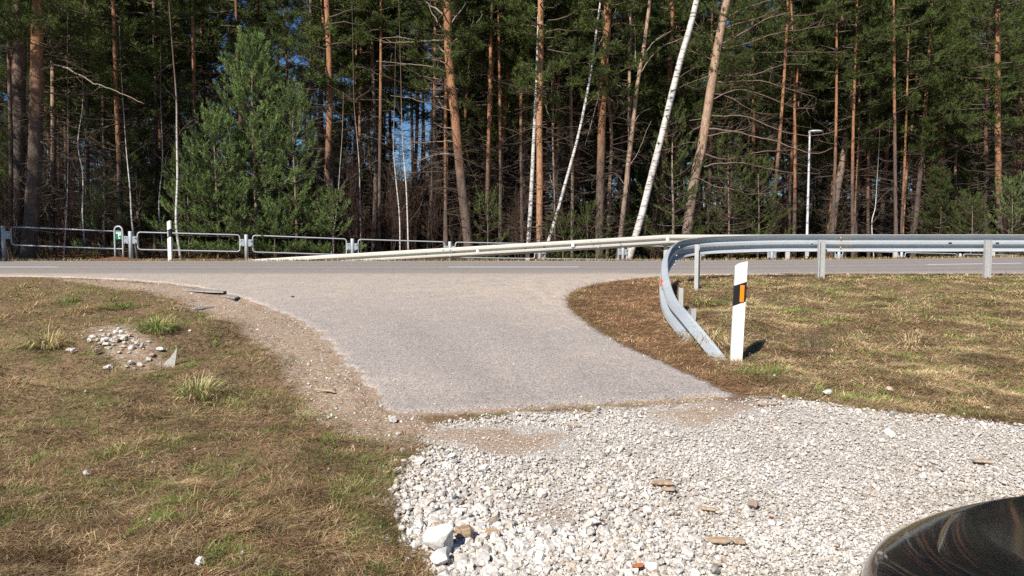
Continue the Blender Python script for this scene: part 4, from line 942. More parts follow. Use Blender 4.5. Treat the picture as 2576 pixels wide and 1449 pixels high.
def variant(key, Ht, r0, z0, R, nb, dead, mat='bark', **kw):
    out = []
    for s in range(kw.pop('count', 2)):
        P, Rr = generic_trunk(Ht, r0, rt); g = crown_geo(z0, Ht, R, nb, rt, dead, **kw)
        # follow the trunk's own bend
        for q, (V, c) in enumerate(g.v):
            V = V.copy(); V[:, 0] += np.interp(V[:, 2], P[:, 2], P[:, 0]); V[:, 1] += np.interp(V[:, 2], P[:, 2], P[:, 1]); g.v[q] = (V, c)
        out.append((trunk_geo(P, Rr).mesh('trunk', M[mat]), g.mesh('crown', NM), (Ht, r0)))
    VAR[key] = out
variant('tall', 20, .135, 9.5, 2.3, 72, (3.0, 10, 60), 'bark_shade', count=3, tw=10, nw=.026, nl=.17)
variant('mid', 18, .11, 6.6, 2.2, 76, (1.5, 7.2, 60), 'bark_shade', count=3, tw=10, nw=.026, nl=.17)
variant('low', 16, .11, 5.6, 2.5, 80, (1.0, 6.2, 60), 'bark_shade', count=3, tw=11, nw=.024, nl=.16)
variant('thin', 14.5, .06, 7.5, 1.3, 40, (1.2, 8.0, 56), mat='bark_grey', count=2, tw=8)
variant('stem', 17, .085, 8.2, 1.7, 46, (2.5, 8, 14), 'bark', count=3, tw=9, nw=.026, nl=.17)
variant('understory', 5.2, .05, .7, 1.35, 44, None, mat='bark_grey', count=3, tw=9, nl=.12, lit=.75)  # lit darkens the needle colour in place of understory shade
def plant(key, which, x, y, sc=1.0, rz=None, group=None, label='', name='pine_tree', cat='pine tree', lean=None, zs=1.0):
    tm, cm, (Ht, r0) = VAR[key][which % len(VAR[key])]
    t = thing(name, label, cat, (x, y, Hs(x, y)), rt.uniform(0, 6.28) if rz is None else rz, group)
    t.scale = (sc, sc, sc * zs)
    if lean: t.rotation_euler = (lean[0], lean[1], t.rotation_euler[2])
    mobj('trunk', tm, t); mobj('crown', cm, t); return t

# ---- hand-placed trunks in the front rows, surveyed from the photo
CROWN_TOP = {}
def hero(name, cat, label, pts, wpx, Y, mat, Ht=17.0, crown=None, limbs=(), limb_mat='limb', group=None, wob=.03, cscale=1.0, ribbed=True):
    """pts: trunk centre line in the picture from the base up; wpx: widths (base, top of picture) in px"""
    fy = 28.173 / (1 - .341 * (pts[0][0] - 1288) / F)
    if Y < fy + 1.5: Y = fy + .75 + max(0, Y - 24.8)
    W = np.array([at(x, y, Y) for x, y in pts]); bx = W[0] + (W[0] - W[1]) * 0; zb = Hs(W[0][0], Y)
    if W[0][2] > zb: d = (W[1] - W[0]) / max(W[1][2] - W[0][2], .1); W = np.vstack([[W[0] - d * (W[0][2] - zb)], W])
    if Ht and W[-1][2] - zb < Ht:
        d = (W[-1] - W[-2]) / (W[-1][2] - W[-2][2]); hz = zb + Ht; m = (W[-1][2] + hz) / 2; a = W[-1] + d * (m - W[-1][2]); b = a + d * .5 * (hz - m) ; b[2] = hz; W = np.vstack([W, [a], [b]])
    t = thing(name, label, cat, (W[0][0], Y, zb), 0, group)
    L = W - np.array([W[0][0], Y, zb]); n = 40; Pth = spline(L, n); Pth[:, 1] += .06 * np.sin(np.linspace(0, 5, n))
    zt = L[-1][2]; r0, r1 = wpx[0] / F * Y / 2, wpx[1] / F * Y / 2; zf = at(pts[-1][0], pts[-1][1], Y)[2] - zb
    zz = Pth[:, 2]; R = np.where(zz < zf, r0 + (r1 - r0) * np.clip(zz, 0, None) / zf, r1 * (1 - .8 * (zz - zf) / max(zt - zf, .1))); R = np.maximum(R, .008); R[0] *= 1.12; 
    Pth = np.vstack([Pth[0] - [0, 0, .3], Pth]); R = np.concatenate([[R[0] * 1.1], R])
    g = G(); tube(g, Pth, R, 14, 0, wob=wob); g.build('trunk', M[mat], t)
    if crown is not None:
        key, which, zmin = crown; cm, (h0, _) = VAR[key][which][1], VAR[key][which][2]
        s = cscale; zc = zt - h0 * s; c = mobj('crown', cm, t, (np.interp(zt * .8, Pth[:, 2], Pth[:, 0]), np.interp(zt * .8, Pth[:, 2], Pth[:, 1]), zc), rt.uniform(0, 6), (s, s, s))
    for lb in limbs: limb(t, lb, Y, zb, np.array([W[0][0], Y, zb]), limb_mat)
    return t, Pth, R
def subtwigs(P, r, dens, ln, rad, upw=.2, gen=2, flat=.5):
    S0, S1, SR = [], [], []; L = np.sum(np.linalg.norm(np.diff(P, axis=0), axis=1))
    for _ in range(int(dens * L)):
        x = r.uniform(.22, 1) * (len(P) - 1.01); i = int(x); b = P[i] + (P[i+1] - P[i]) * (x - i); T = nrm((P[i+1] - P[i])[None])[0]
        d = T * r.uniform(.5, 1) + r.normal(0, .55, 3) * np.array([1, flat, 1]) + np.array([0, 0, upw]); l = ln * r.uniform(.4, 1.1); m = b + d * l * .55; e = m + (d + r.normal(0, .3, 3) + np.array([0, 0, upw * .5])) * l * .45
        S0 += [b, m]; S1 += [m, e]; SR += [rad, rad * .7]
        if gen > 1:
            for _ in range(3): c = b + (m - b) * r.uniform(.2, 1); S0.append(c); S1.append(c + (d * .5 + r.normal(0, .5, 3)) * l * r.uniform(.2, .55)); SR.append(rad * .55)
    return S0, S1, SR
def limb(t, lb, Y, zb, W0, mat):
    """lb: (pixel polyline, width px, twig density, depth drift)"""
    pts, w, dens, dy = lb; k = len(pts); Q = np.array([at(x, y, Y + dy * q / max(k - 1, 1)) for q, (x, y) in enumerate(pts)]) - np.array([W0[0], Y, zb])
    P = spline(Q, 5 * k); P = P + np.cumsum(rt.normal(0, .014, P.shape), 0); r0 = w / F * Y / 2
    r0 *= .85; g = G(); tube(g, P, np.linspace(r0, max(r0 * .25, .006), len(P)), 6, 0, wob=.08)
    if dens:
        S0, S1, SR = subtwigs(P, rt, dens * 1.5, .6, max(.0085, r0 * .24)); sticks(g, np.array(S0), np.array(S1), np.array(SR), np.array(SR) * .5)
    return g.build('limb', M[mat], t)

hero('pine_tree', 'pine tree', 'thick pine at left whose single long bare limb arches out to the right', [(68,650),(78,520),(86,400),(91,200),(97,0)], (37, 25), 24.6, 'bark', 17, ('tall', 0, 9), [
    ([(97,178),(112,168),(140,165),(165,168),(200,182),(240,199),(280,215),(325,236),(370,252)], 7, .5, -.3), ([(108,62),(122,52),(143,46)], 5, 0, -.2), ([(104,356),(118,358),(126,370)], 5, 0, -.2), ([(112,335),(140,332),(178,333)], 3, .4, 0), ([(104,338),(118,326),(120,322)], 3, 0, 0)])
hero('pine_tree', 'pine tree', 'broad dark shaded pine trunk near the left picture edge, behind the arching-limb pine', [(40,650),(42,400),(45,200),(50,0)], (31, 30), 27.5, 'bark_grey', 18, ('tall', 1, 9))
hero('pine_tree', 'pine tree', 'slim grey trunk at the very left edge, in front of the broad shaded pine', [(24,640),(25,400),(22,200),(18,0)], (11, 8), 27.0, 'bark_grey', 15, None)
hero('pine_tree', 'pine tree', 'pale greyish pine trunk just right of the arching-limb pine', [(130,640),(132,400),(131,200),(131,0)], (13, 10), 31, 'bark_tan', 16, ('mid', 0, 8))
hero('pine_tree', 'pine tree', 'orange-patched pine behind the hoop stand with the green sign', [(303,640),(300,520),(298,400),(292,250),(286,0)], (14, 9), 27.3, 'bark', 17, ('mid', 1, 8))
hero('pine_tree', 'pine tree', 'reddish pine trunk left of the young green pine, between the white birch stems and it', [(486,600),(486,400),(487,200),(484,0)], (10, 8), 30, 'bark', 16, ('thin', 0, 8))
hero('pine_tree', 'pine tree', 'tall orange pine right of the young green pine, dark at its foot', [(816,600),(822,460),(828,300),(828,150),(822,0)], (17, 13), 31, 'bark', 18, ('mid', 2, 8))
hero('pine_tree', 'pine tree', 'curved orange pine with many bare limbs reaching left over the two birch saplings', [(1178,610),(1163,480),(1152,380),(1145,300),(1134,200),(1128,130),(1125,0)], (25, 19), 25.6, 'bark', 17, ('tall', 2, 9), [
    ([(1128,45),(1105,25),(1080,12),(1060,-6)], 7, .6, .2), ([(1132,100),(1108,65),(1085,30),(1070,0)], 5, .5, .3), ([(1132,105),(1100,100),(1060,101),(1010,106),(955,108)], 6, 1.0, -.4), ([(1136,150),(1110,128),(1070,112),(1020,105),(960,106)], 6, .6, .3), ([(1140,170),(1110,155),(1080,148),(1050,142)], 3.5, .8, .2), ([(1145,190),(1110,178),(1080,174),(1010,168),(945,164)], 5, 1.2, -.5), ([(1150,224),(1120,210),(1090,194),(1050,185)], 4, .8, .2), ([(1150,224),(1130,217),(1100,218),(1060,215)], 4, .7, -.3), ([(1153,258),(1130,245),(1100,240),(1065,238)], 3.5, .8, .2), ([(1155,293),(1130,282),(1100,272),(1050,258),(985,246)], 4.5, 1.2, -.4), ([(1158,330),(1130,320),(1102,316),(1090,308)], 4, .4, -.2), ([(1160,360),(1110,353),(1060,354),(1010,348)], 3.5, 1.0, .2), ([(1166,386),(1140,384),(1100,388),(1060,405),(1042,415)], 4, .8, -.3), ([(1166,422),(1148,418)], 4, 0, -.1), ([(1140,105),(1160,85),(1190,60),(1210,30)], 4, .8, .3), ([(1138,60),(1155,35),(1175,10)], 4, .6, .2)])
hero('pine_tree', 'pine tree', 'slender reddish pine pair partner standing close behind the curved orange pine', [(1120,600),(1123,420),(1120,280),(1125,160),(1128,60)], (11, 9), 31, 'bark', 16, ('thin', 1, 8))
hero('pine_tree', 'pine tree', 'leaning orange pine between the curved pine and the straight orange pine', [(1253,605),(1260,430),(1268,310),(1274,220),(1283,120),(1290,40)], (13, 10), 29, 'bark', 15, ('low', 0, 5), [([(1272,240),(1262,220),(1258,205)], 2.5, 0, 0), ([(1276,200),(1295,180),(1312,165)], 2.5, .5, .2)], cscale=.9)
hero('pine_tree', 'pine tree', 'thin orange pine rising at a slant left of the leaning orange pine', [(1180,560),(1178,400),(1170,300),(1180,180),(1192,60)], (8, 7), 36, 'bark', 16, ('mid', 0, 8))
hero('birch_tree', 'birch tree', 'greyish-white birch hugging the left side of the straight orange pine', [(1330,605),(1337,480),(1343,350),(1349,230),(1350,190)], (12, 7), 26.3, 'birch', 10, None)
hero('pine_tree', 'pine tree', 'dead-straight pine, orange from foot to top, next to the greyish-white birch', [(1357,606),(1358,450),(1357,300),(1360,150),(1360,0)], (17, 14), 25.8, 'bark_orange', 17, ('tall', 1, 9), [([(1352,70),(1335,62),(1318,56)], 4, .3, -.2), ([(1353,158),(1330,165),(1305,172)], 2.5, .5, 0)])
hero('bare_tree', 'tree', 'thin leafless tree forking into upright twigs right of the straight orange pine', [(1399,600),(1396,500),(1392,400),(1390,310)], (7, 5), 27, 'bark_tan', 0, None, [([(1390,320),(1393,250),(1392,190),(1394,150)], 3.5, .6, .1), ([(1390,320),(1380,285),(1374,260),(1370,235)], 4, .4, -.1), ([(1391,300),(1384,250),(1380,200),(1372,165)], 2.8, .5, .2), ([(1391,330),(1400,290),(1404,250),(1406,220)], 3, .6, .2), ([(1396,470),(1385,462),(1375,445),(1370,425)], 4, 0, -.1)], limb_mat='limb')
hero('pine_tree', 'pine tree', 'slim brown pine crossed by the thin leaning white birch', [(1438,606),(1440,450),(1437,330),(1436,200),(1434,60),(1433,0)], (11, 7), 27.5, 'bark_tan', 16, ('thin', 0, 8))
hero('birch_tree', 'birch tree', 'thin bright white birch leaning sharply across the slim brown pine', [(1382,600),(1402,535),(1420,470),(1445,380),(1462,310),(1478,230),(1490,160),(1500,80),(1508,20)], (9, 4.5), 25.6, 'birch', 12.5, None, [([(1484,195),(1480,190),(1481,165),(1487,158)], 4, 0, 0), ([(1495,120),(1510,100),(1515,60),(1520,0)], 2.5, .6, .2), ([(1470,270),(1490,250),(1520,225)], 2, .6, .1)], limb_mat='limb')
hero('pine_tree', 'pine tree', 'stout pine with grey lower bark turning orange, behind the thin leaning birch', [(1508,606),(1510,480),(1513,380),(1515,280),(1520,180),(1526,90),(1529,0)], (22, 18), 25.8, 'bark', 17, ('tall', 0, 9), [([(1519,188),(1540,193),(1560,210),(1580,235)], 2.5, 3.0, .2), ([(1521,140),(1545,122),(1575,112)], 2.5, .6, .2), ([(1500,185),(1508,215),(1497,270),(1488,310)], 4, 2.6, -.2), ([(1497,270),(1485,320),(1470,365)], 2.6, 3.0, -.2), ([(1522,100),(1540,60),(1552,20)], 2.5, .4, .2)])
hero('pine_tree', 'pine tree', 'tan double-stemmed tree with forked bare top between the stout pine and the big leaning birch', [(1560,604),(1572,500),(1580,420),(1592,320),(1604,210),(1618,130),(1630,40),(1634,0)], (13, 8), 25.7, 'bark_tan', 12, None, [([(1575,490),(1580,430),(1582,360),(1583,300),(1586,230)], 6, .3, .1), ([(1606,200),(1600,150),(1602,110),(1598,70)], 4, .5, .1), ([(1612,160),(1640,110),(1660,90),(1690,70)], 4, .8, .3), ([(1615,180),(1650,135),(1680,110),(1720,95)], 3.5, .8, -.2), ([(1581,420),(1600,390),(1620,350),(1640,300)], 2.5, .5, .2), ([(1577,470),(1560,450),(1548,435)], 2, .4, 0), ([(1592,310),(1615,285),(1640,270)], 2, .6, .1)])
hero('pine_tree', 'pine tree', 'second slim stem rising right behind the tan double-stemmed tree', [(1576,604),(1580,500),(1583,400),(1583,250),(1585,60)], (9, 7), 28, 'bark_tan', 14, ('thin', 1, 8))
hero('birch_tree', 'birch tree', 'big white birch leaning right above the high end of the far guardrail', [(1598,598),(1615,540),(1630,480),(1650,400),(1668,330),(1692,230),(1712,150),(1735,70),(1752,0)], (18, 14), 25.4, 'birch', 13, None, [([(1672,320),(1690,310),(1710,300),(1740,290)], 3, 1.2, .2), ([(1665,345),(1690,340),(1720,320)], 2.5, 1.0, -.2), ([(1700,200),(1730,180),(1760,165)], 3, 1.2, .2), ([(1655,380),(1680,372),(1720,365)], 2.5, .9, .2), ([(1715,150),(1740,100),(1770,70)], 3, 1.2, .3)], limb_mat='twig')
hero('pine_tree', 'pine tree', 'reddish pine standing upright just behind the big leaning birch', [(1660,604),(1664,500),(1668,420),(1680,280),(1686,140),(1692,0)], (14, 12), 30, 'bark', 17, ('low', 1, 5))
H_L = []
hpts = [(1728,590),(1740,500),(1752,430),(1766,370),(1780,280),(1792,200),(1805,120),(1822,30),(1828,0)]
for (pts, w, dens) in [([(1800,112),(1840,95),(1890,65),(1930,45),(1990,25)], 6, 1.6), ([(1792,155),(1830,140),(1880,130),(1960,128),(2050,128),(2120,127)], 4.5, 2.2), ([(1795,80),(1850,62),(1900,48),(1960,20)], 5, 1.6), ([(1786,205),(1830,205),(1880,203),(1930,204),(1990,225),(2060,250)], 5.5, 2.2), ([(1780,235),(1830,245),(1870,270),(1920,290)], 4, 2.6), ([(1776,292),(1820,290),(1870,288),(1930,310),(1990,330),(2060,335),(2130,320)], 5, 2.6), ([(1770,325),(1800,325),(1840,330),(1890,342),(1950,358),(1985,372),(2050,386),(2090,372)], 6.5, 1.3), ([(1772,342),(1800,336),(1850,326),(1890,312)], 4.5, 1.2), ([(1765,385),(1810,400),(1850,398),(1900,382),(1960,376),(2010,372)], 5.5, 1.4), ([(1770,420),(1800,412),(1860,410),(1910,418),(1970,432),(2060,438)], 5, 1.5), ([(1755,445),(1800,470),(1850,480),(1890,492),(1960,485)], 3.5, 3.2), ([(1750,505),(1790,520),(1840,545),(1900,550)], 3.2, 3.0), ([(1768,355),(1740,360),(1710,372),(1680,385)], 3.5, 1.2), ([(1775,310),(1740,330),(1715,355),(1700,395)], 3.5, 1.0), ([(1790,190),(1760,200),(1720,215),(1690,235)], 3.5, 1.4), ([(1796,150),(1770,140),(1740,130),(1710,120)], 3.5, 1.4), ([(1800,115),(1775,85),(1750,60),(1735,30)], 3.5, 1.4), ([(1770,300),(1735,305),(1700,310),(1660,325)], 3, 1.2), ([(1785,180),(1850,190),(1910,185),(1970,170),(2040,165)], 4, 2.6), ([(1790,125),(1870,110),(1950,85),(2020,70),(2080,60)], 4, 2.6), ([(1782,255),(1850,225),(1920,235),(1990,262),(2050,270)], 4, 2.8), ([(1810,60),(1860,25),(1920,5),(1970,-10)], 4.5, 1.8)]:
    H_L.append((pts, w, dens * 1.1, rt.uniform(-1.4, 1.2)))
hero('pine_tree', 'pine tree', 'leaning pale-barked pine with a thicket of bare spreading limbs, left of the street lamp', hpts, (26, 19), 25.6, 'bark_tan', 15, ('thin', 1, 8), H_L, 'limb_warm')
hero('pine_tree', 'pine tree', 'slanting slim orange pine just right of the street lamp', [(2085,590),(2098,450),(2105,330),(2112,200),(2118,60)], (10, 8), 41, 'bark_orange', 16, ('low', 2, 6))
hero('pine_tree', 'pine tree', 'crooked grey-brown pine leaning right beside the slanting slim orange pine', [(2092,590),(2104,500),(2122,400),(2130,330),(2142,230),(2150,150),(2165,40)], (20, 11), 39, 'bark_tan', 16, ('low', 0, 6))
hero('pine_tree', 'pine tree', 'knotty orange-topped pine with live boughs, the stoutest trunk on the right', [(2365,640),(2364,520),(2368,420),(2366,330),(2374,230),(2378,120),(2384,0)], (22, 15), 34.5, 'bark', 17, ('low', 1, 4), [([(2370,135),(2340,125),(2310,122),(2280,124)], 4, .8, -.3), ([(2366,190),(2350,180),(2310,182),(2270,190)], 4, .8, -.2), ([(2368,420),(2380,450),(2388,500),(2382,560)], 7, .4, -.2), ([(2367,420),(2390,432),(2402,445)], 3, .5, -.1)])
hero('pine_tree', 'pine tree', 'slim tan stem just right of the knotty stoutest pine', [(2404,640),(2405,480),(2404,330),(2402,200)], (8, 6), 36, 'bark_tan', 12, ('thin', 0, 7))
hero('pine_tree', 'pine tree', 'grey-footed pine near the right picture edge, rising behind green boughs', [(2520,640),(2515,500),(2512,380),(2510,200),(2508,0)], (16, 12), 39, 'bark', 17, ('low', 2, 4))
hero('pine_tree', 'pine tree', 'pine at the far right edge with a wide grey foot in shade', [(2560,640),(2558,500),(2566,300),(2572,0)], (20, 14), 37, 'bark', 17, ('low', 0, 4))
for (pts, w, Y, m, lab, key) in [
    ([(2000,600),(2003,420),(2010,260),(2022,60)], (9, 8), 42, 'bark_orange', 'slim orange pine left of the street lamp head, crossed by bare limbs', 'low'),
    ([(1978,600),(1985,420),(1990,260),(1996,100)], (8, 7), 44, 'bark_orange', 'second slim orange pine left of the street lamp, one step further left', 'low'),
    ([(2150,620),(2155,500),(2160,430),(2168,330)], (11, 9), 42, 'bark', 'dappled brown pine between the crooked pine and the sunlit middle trunks', 'low'),
    ([(2215,620),(2224,480),(2232,380),(2236,280)], (12, 9), 42, 'bark', 'straight reddish pine standing alone in the right-hand gap of pale sky', 'mid'),
    ([(2300,620),(2312,480),(2320,400),(2326,300)], (14, 9), 40, 'bark', 'slightly slanting orange pine left of the knotty stoutest pine', 'mid'),
    ([(2268,630),(2276,500),(2284,420),(2290,350)], (10, 8), 41, 'bark_orange', 'slim orange pine between the gap trunk and the slightly slanting pine', 'mid'),
    ([(1530,604),(1535,450),(1536,300),(1500,60)], (10, 7), 29, 'bark_tan', 'narrow brown stem half hidden right behind the stout grey-orange pine', 'thin'),
    ([(1310,600),(1318,450),(1322,320),(1326,240)], (12, 9), 33, 'bark', 'dim reddish pine left of the greyish-white birch', 'mid'),
    ([(940,600),(945,420),(940,250),(934,60)], (11, 9), 34, 'bark_grey', 'dark straight pine between the saplings and the young green pine', 'tall'),
    ([(1040,600),(1045,420),(1050,280),(1054,100)], (9, 8), 38, 'bark', 'dim orange pine behind the right birch sapling', 'tall'),
    ([(885,600),(890,420),(896,250),(900,40)], (10, 8), 37, 'bark', 'orange-shouldered pine seen against the blue sky gap', 'tall'),
    ([(770,600),(776,400),(780,200),(782,0)], (8, 7), 33, 'bark_grey', 'dark narrow pine directly right of the young green pine', 'thin'),
    ([(795,600),(800,400),(806,200),(810,0)], (9, 8), 35, 'bark_grey', 'second dark narrow pine against the sky gap right of the young green pine', 'thin'),
    ([(222,640),(218,450),(216,250),(215,0)], (11, 9), 31, 'bark_grey', 'dark shaded pine under the middle of the arching bare limb', 'tall'),
    ([(262,640),(262,450),(258,250),(262,0)], (9, 8), 33, 'bark_grey', 'dark shaded pine under the tip of the arching bare limb', 'mid'),
    ([(165,640),(168,450),(172,250),(174,0)], (10, 8), 34, 'bark_grey', 'dark shaded pine under the start of the arching bare limb', 'tall'),
    ([(390,640),(388,450),(390,250),(386,0)], (9, 8), 33, 'bark_grey', 'dark pine between the hoop stand and the far white post', 'mid'),
    ([(350,640),(345,450),(345,250),(340,0)], (8, 7), 36, 'bark_grey', 'thin dark pine above the second barrier post', 'tall')]:
    hero('pine_tree', 'pine tree', lab, pts, w, Y, m, 17, (key, rt.integers(0, 2), 7))

# thin birches and birch saplings
for (pts, w, Y, lab, hh) in [
    ([(452,640),(447,560),(443,450),(440,350),(440,250),(437,150),(432,80)], (9, 5), 24.8, 'white birch sapling rising behind the far white reflector post', 9),
    ([(342,640),(332,560),(325,480),(319,400),(314,330)], (6.5, 3.5), 25.2, 'leaning white birch sapling behind the second barrier post', 6.5),
    ([(213,640),(209,540),(205,440),(200,360),(204,260),(205,150)], (5.5, 3), 25.4, 'wavy white birch sapling behind the middle of the first barrier frame', 8),
    ([(160,640),(165,500),(168,380),(170,250),(175,120)], (4, 3), 27, 'faint thin birch sapling left of the wavy birch sapling', 9),
    ([(88,640),(90,560),(92,500),(95,430)], (4, 2.5), 24.9, 'thin pale stem beside the foot of the arching-limb pine', 5),
    ([(410,640),(402,520),(402,400),(404,250),(405,120)], (5, 3.5), 27.5, 'dim birch sapling just left of the brighter one behind the white post', 9),
    ([(575,600),(574,420),(573,280),(574,120)], (4, 3), 31, 'thin straight birch half hidden by the young green pine', 9),
    ([(1027,640),(1025,560),(1020,470),(1014,380),(1010,290),(1008,200),(1008,130)], (5.5, 3), 25.6, 'bright slender birch sapling, right one of the close pair left of the curved pine', 8),
    ([(1006,620),(1002,540),(997,450),(993,370),(990,300)], (5, 2.8), 25.9, 'slender birch sapling, left one of the close pair left of the curved pine', 6.5),
    ([(905,500),(903,420),(896,340),(890,260),(888,180)], (4.2, 2.8), 27.5, 'slim birch sapling left of the close pair, white above the brush', 8),
    ([(842,560),(848,490),(852,440)], (3.5, 2), 25.4, 'short thin birch stem slanting by the small pine right of the young green one', 4),
    ([(2198,630),(2196,560),(2199,520),(2206,450)], (4, 3), 37, 'thin white birch stem at the foot of the pines in the right gap', 3),
    ]:
    lim = []
    x0, y0 = pts[-2]
    for q in range(4):
        i = min(len(pts) - 2, 1 + q); xa, ya = pts[i]; s = (-1) ** q; lim.append(([(xa, ya), (xa + s * 16, ya - 22), (xa + s * (30 + 10 * q), ya - 50)], 1.8, 1.4, .2 * s))
    hero('birch_sapling', 'birch sapling', lab, [(a + rt.normal(0, 2.2) * (q > 0), b) for q, (a, b) in enumerate(pts)], (w[0] * .74, w[1] * .55), Y, 'birch_young', max(hh, at(pts[-1][0], pts[-1][1], Y * 1.12)[2] + 3.0), None, lim, 'twig')
# ---- young pines and small evergreens at the forest edge
def young_pine(px, Y, Ht, R, r, label, dens=1.0, mat='needle_young', group=None, k=22, name='young_pine'):
    fy = 28.173 / (1 - .341 * (px - 1288) / F)
    if Y < fy + R * .75 + .3: Y0 = Y; Y = fy + R * .75 + .3; Ht *= Y / Y0; R *= Y / Y0
    p = at(px, 650, Y); x = p[0]; zb = Hs(x, Y); t = thing(name, label, 'young pine', (x, Y, zb), 0, group)
    z = np.linspace(-.2, Ht * .97, 14); g = G(); tube(g, np.stack([.04 * np.sin(z), .03 * np.cos(z * 1.3), z], 1), .075 * Ht / 7.5 * (1 - .9 * np.clip(z, 0, None) / Ht) + .006, 8, 0, wob=.04); g.build('trunk', M['bark_tan'], t)
    g = G(); TP, TD, TC = [], [], []; S0, S1, SR = [], [], []
    nw = int(Ht / .46)
    for wv in range(nw):
        h = .25 + (Ht - .45) * (wv / (nw - 1)) ** .95; fr = h / Ht; nb = max(4, int(r.integers(7, 10) * dens))
        a0 = r.uniform(0, 6)
        for b in range(nb):
            az = a0 + 2*pi*b/nb + r.normal(0, .25); L = R * (1 - fr) ** .62 * (.55 + .45 * min(1, fr / .22 + .45)) * r.uniform(.55, 1.12) + .12
            e0 = .12 + .55 * fr; n = 6; s = np.linspace(0, 1, n); up = .28 + .5 * fr
            rad = s * L * cos(e0); hz = s * L * sin(e0) * .7 + up * L * s ** 2.2 * .6 - (.22 * L * s if fr < .35 else 0)
            wig = np.cumsum(r.normal(0, .04, n)) * L
            P = np.stack([rad * cos(az) - wig * sin(az), rad * sin(az) + wig * cos(az), h + hz], 1); tube(g, P, np.linspace(.012 + .005 * L, .005, n), 4, 1, caps=False)
            tw = int((3.5 + 5.0 * L) * dens)
            for q in range(tw + 1):
                u = 1.0 if q == tw else r.uniform(.25, 1); xx = u * (n - 1); i = min(int(xx), n - 2); base = P[i] + (P[i+1] - P[i]) * (xx - i); T = nrm((P[i+1] - P[i])[None])[0]
                side = np.cross(T, [0, 0, 1.]) * r.choice([-1, 1]); d = nrm((T * r.uniform(.5, 1) + side * (r.uniform(.3, .9) if q < tw else 0) + np.array([0, 0, r.uniform(.15, .6)]))[None])[0]
                tl = r.uniform(.2, .5); e = base + d * tl; S0.append(base); S1.append(e); br = r.uniform(.6, 1.3) * (1.0 + .15 * fr)
                for v in range(3):
                    TP.append(base + d * tl * (.35 + .33 * v) + r.normal(0, .025, 3)); TD.append(d + r.normal(0, .25, 3) + np.array([0, 0, .5 if v == 2 else .2])); TC.append(br)
    for v in range(10): TP.append(np.array([r.normal(0, .03), r.normal(0, .03), Ht - .5 + .07 * v])); TD.append(np.array([r.normal(0, .12), r.normal(0, .12), 1.])); TC.append(1.1)
    for v in range(7):
        a = 2*pi*v/7; d = np.array([cos(a) * .45, sin(a) * .45, 1.]); b0 = np.array([0, 0, Ht - .55]); S0.append(b0); S1.append(b0 + d * .33)
        for u in (.12, .22, .33): TP.append(b0 + d * u); TD.append(d); TC.append(1.1)
    sticks(g, np.array(S0), np.array(S1), .006, .004, 1); needles(g, np.array(TP), np.array(TD), .17, .105, .019, k, r, 0, (.2, .95), np.array(TC)[:, None] * np.ones((1, 3)))
    g.build('crown', [M[mat], M['twig']], t); return t
ry = np.random.default_rng(31)
young_pine(645, 25.6, 6.9, 2.1, ry, 'large bushy young green pine behind the far guardrail, tallest of the young pines', 1.0)
young_pine(548, 25.2, 4.4, 1.5, ry, 'shorter bushy young pine filling in left of the large young pine', .9, k=16)
young_pine(745, 27.2, 5.6, 1.5, ry, 'darker young pine tucked behind the right side of the large young pine', .8, k=14)
young_pine(838, 24.9, 1.9, .7, ry, 'small young pine low beside the right foot of the large young pine', .8, k=16)
young_pine(475, 26.2, 3.3, 1.1, ry, 'small dark young pine right behind the far white reflector post', .8, k=14)
young_pine(262, 26.0, 2.0, .8, ry, 'little shaded young pine behind the first barrier frame', .7, k=12)
young_pine(690, 24.7, 1.6, .9, ry, 'low spreading young pine at the foot of the large young pine', .8, k=14)
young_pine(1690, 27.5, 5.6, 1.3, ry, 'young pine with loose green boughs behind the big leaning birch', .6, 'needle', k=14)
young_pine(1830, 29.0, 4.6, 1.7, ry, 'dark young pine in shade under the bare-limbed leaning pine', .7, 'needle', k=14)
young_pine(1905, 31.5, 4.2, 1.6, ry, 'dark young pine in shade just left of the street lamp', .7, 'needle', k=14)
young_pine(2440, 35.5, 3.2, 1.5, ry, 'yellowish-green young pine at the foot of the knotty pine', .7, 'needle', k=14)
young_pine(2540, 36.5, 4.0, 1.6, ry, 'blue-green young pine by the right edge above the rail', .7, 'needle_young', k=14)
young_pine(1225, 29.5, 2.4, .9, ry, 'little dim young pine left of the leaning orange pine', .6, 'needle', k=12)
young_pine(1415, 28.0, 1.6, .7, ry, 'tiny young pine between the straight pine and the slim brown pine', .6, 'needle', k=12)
young_pine(1475, 31.0, 2.2, .9, ry, 'tiny dim young pine between the leaning thin birch and the stout pine', .6, 'needle', k=12)

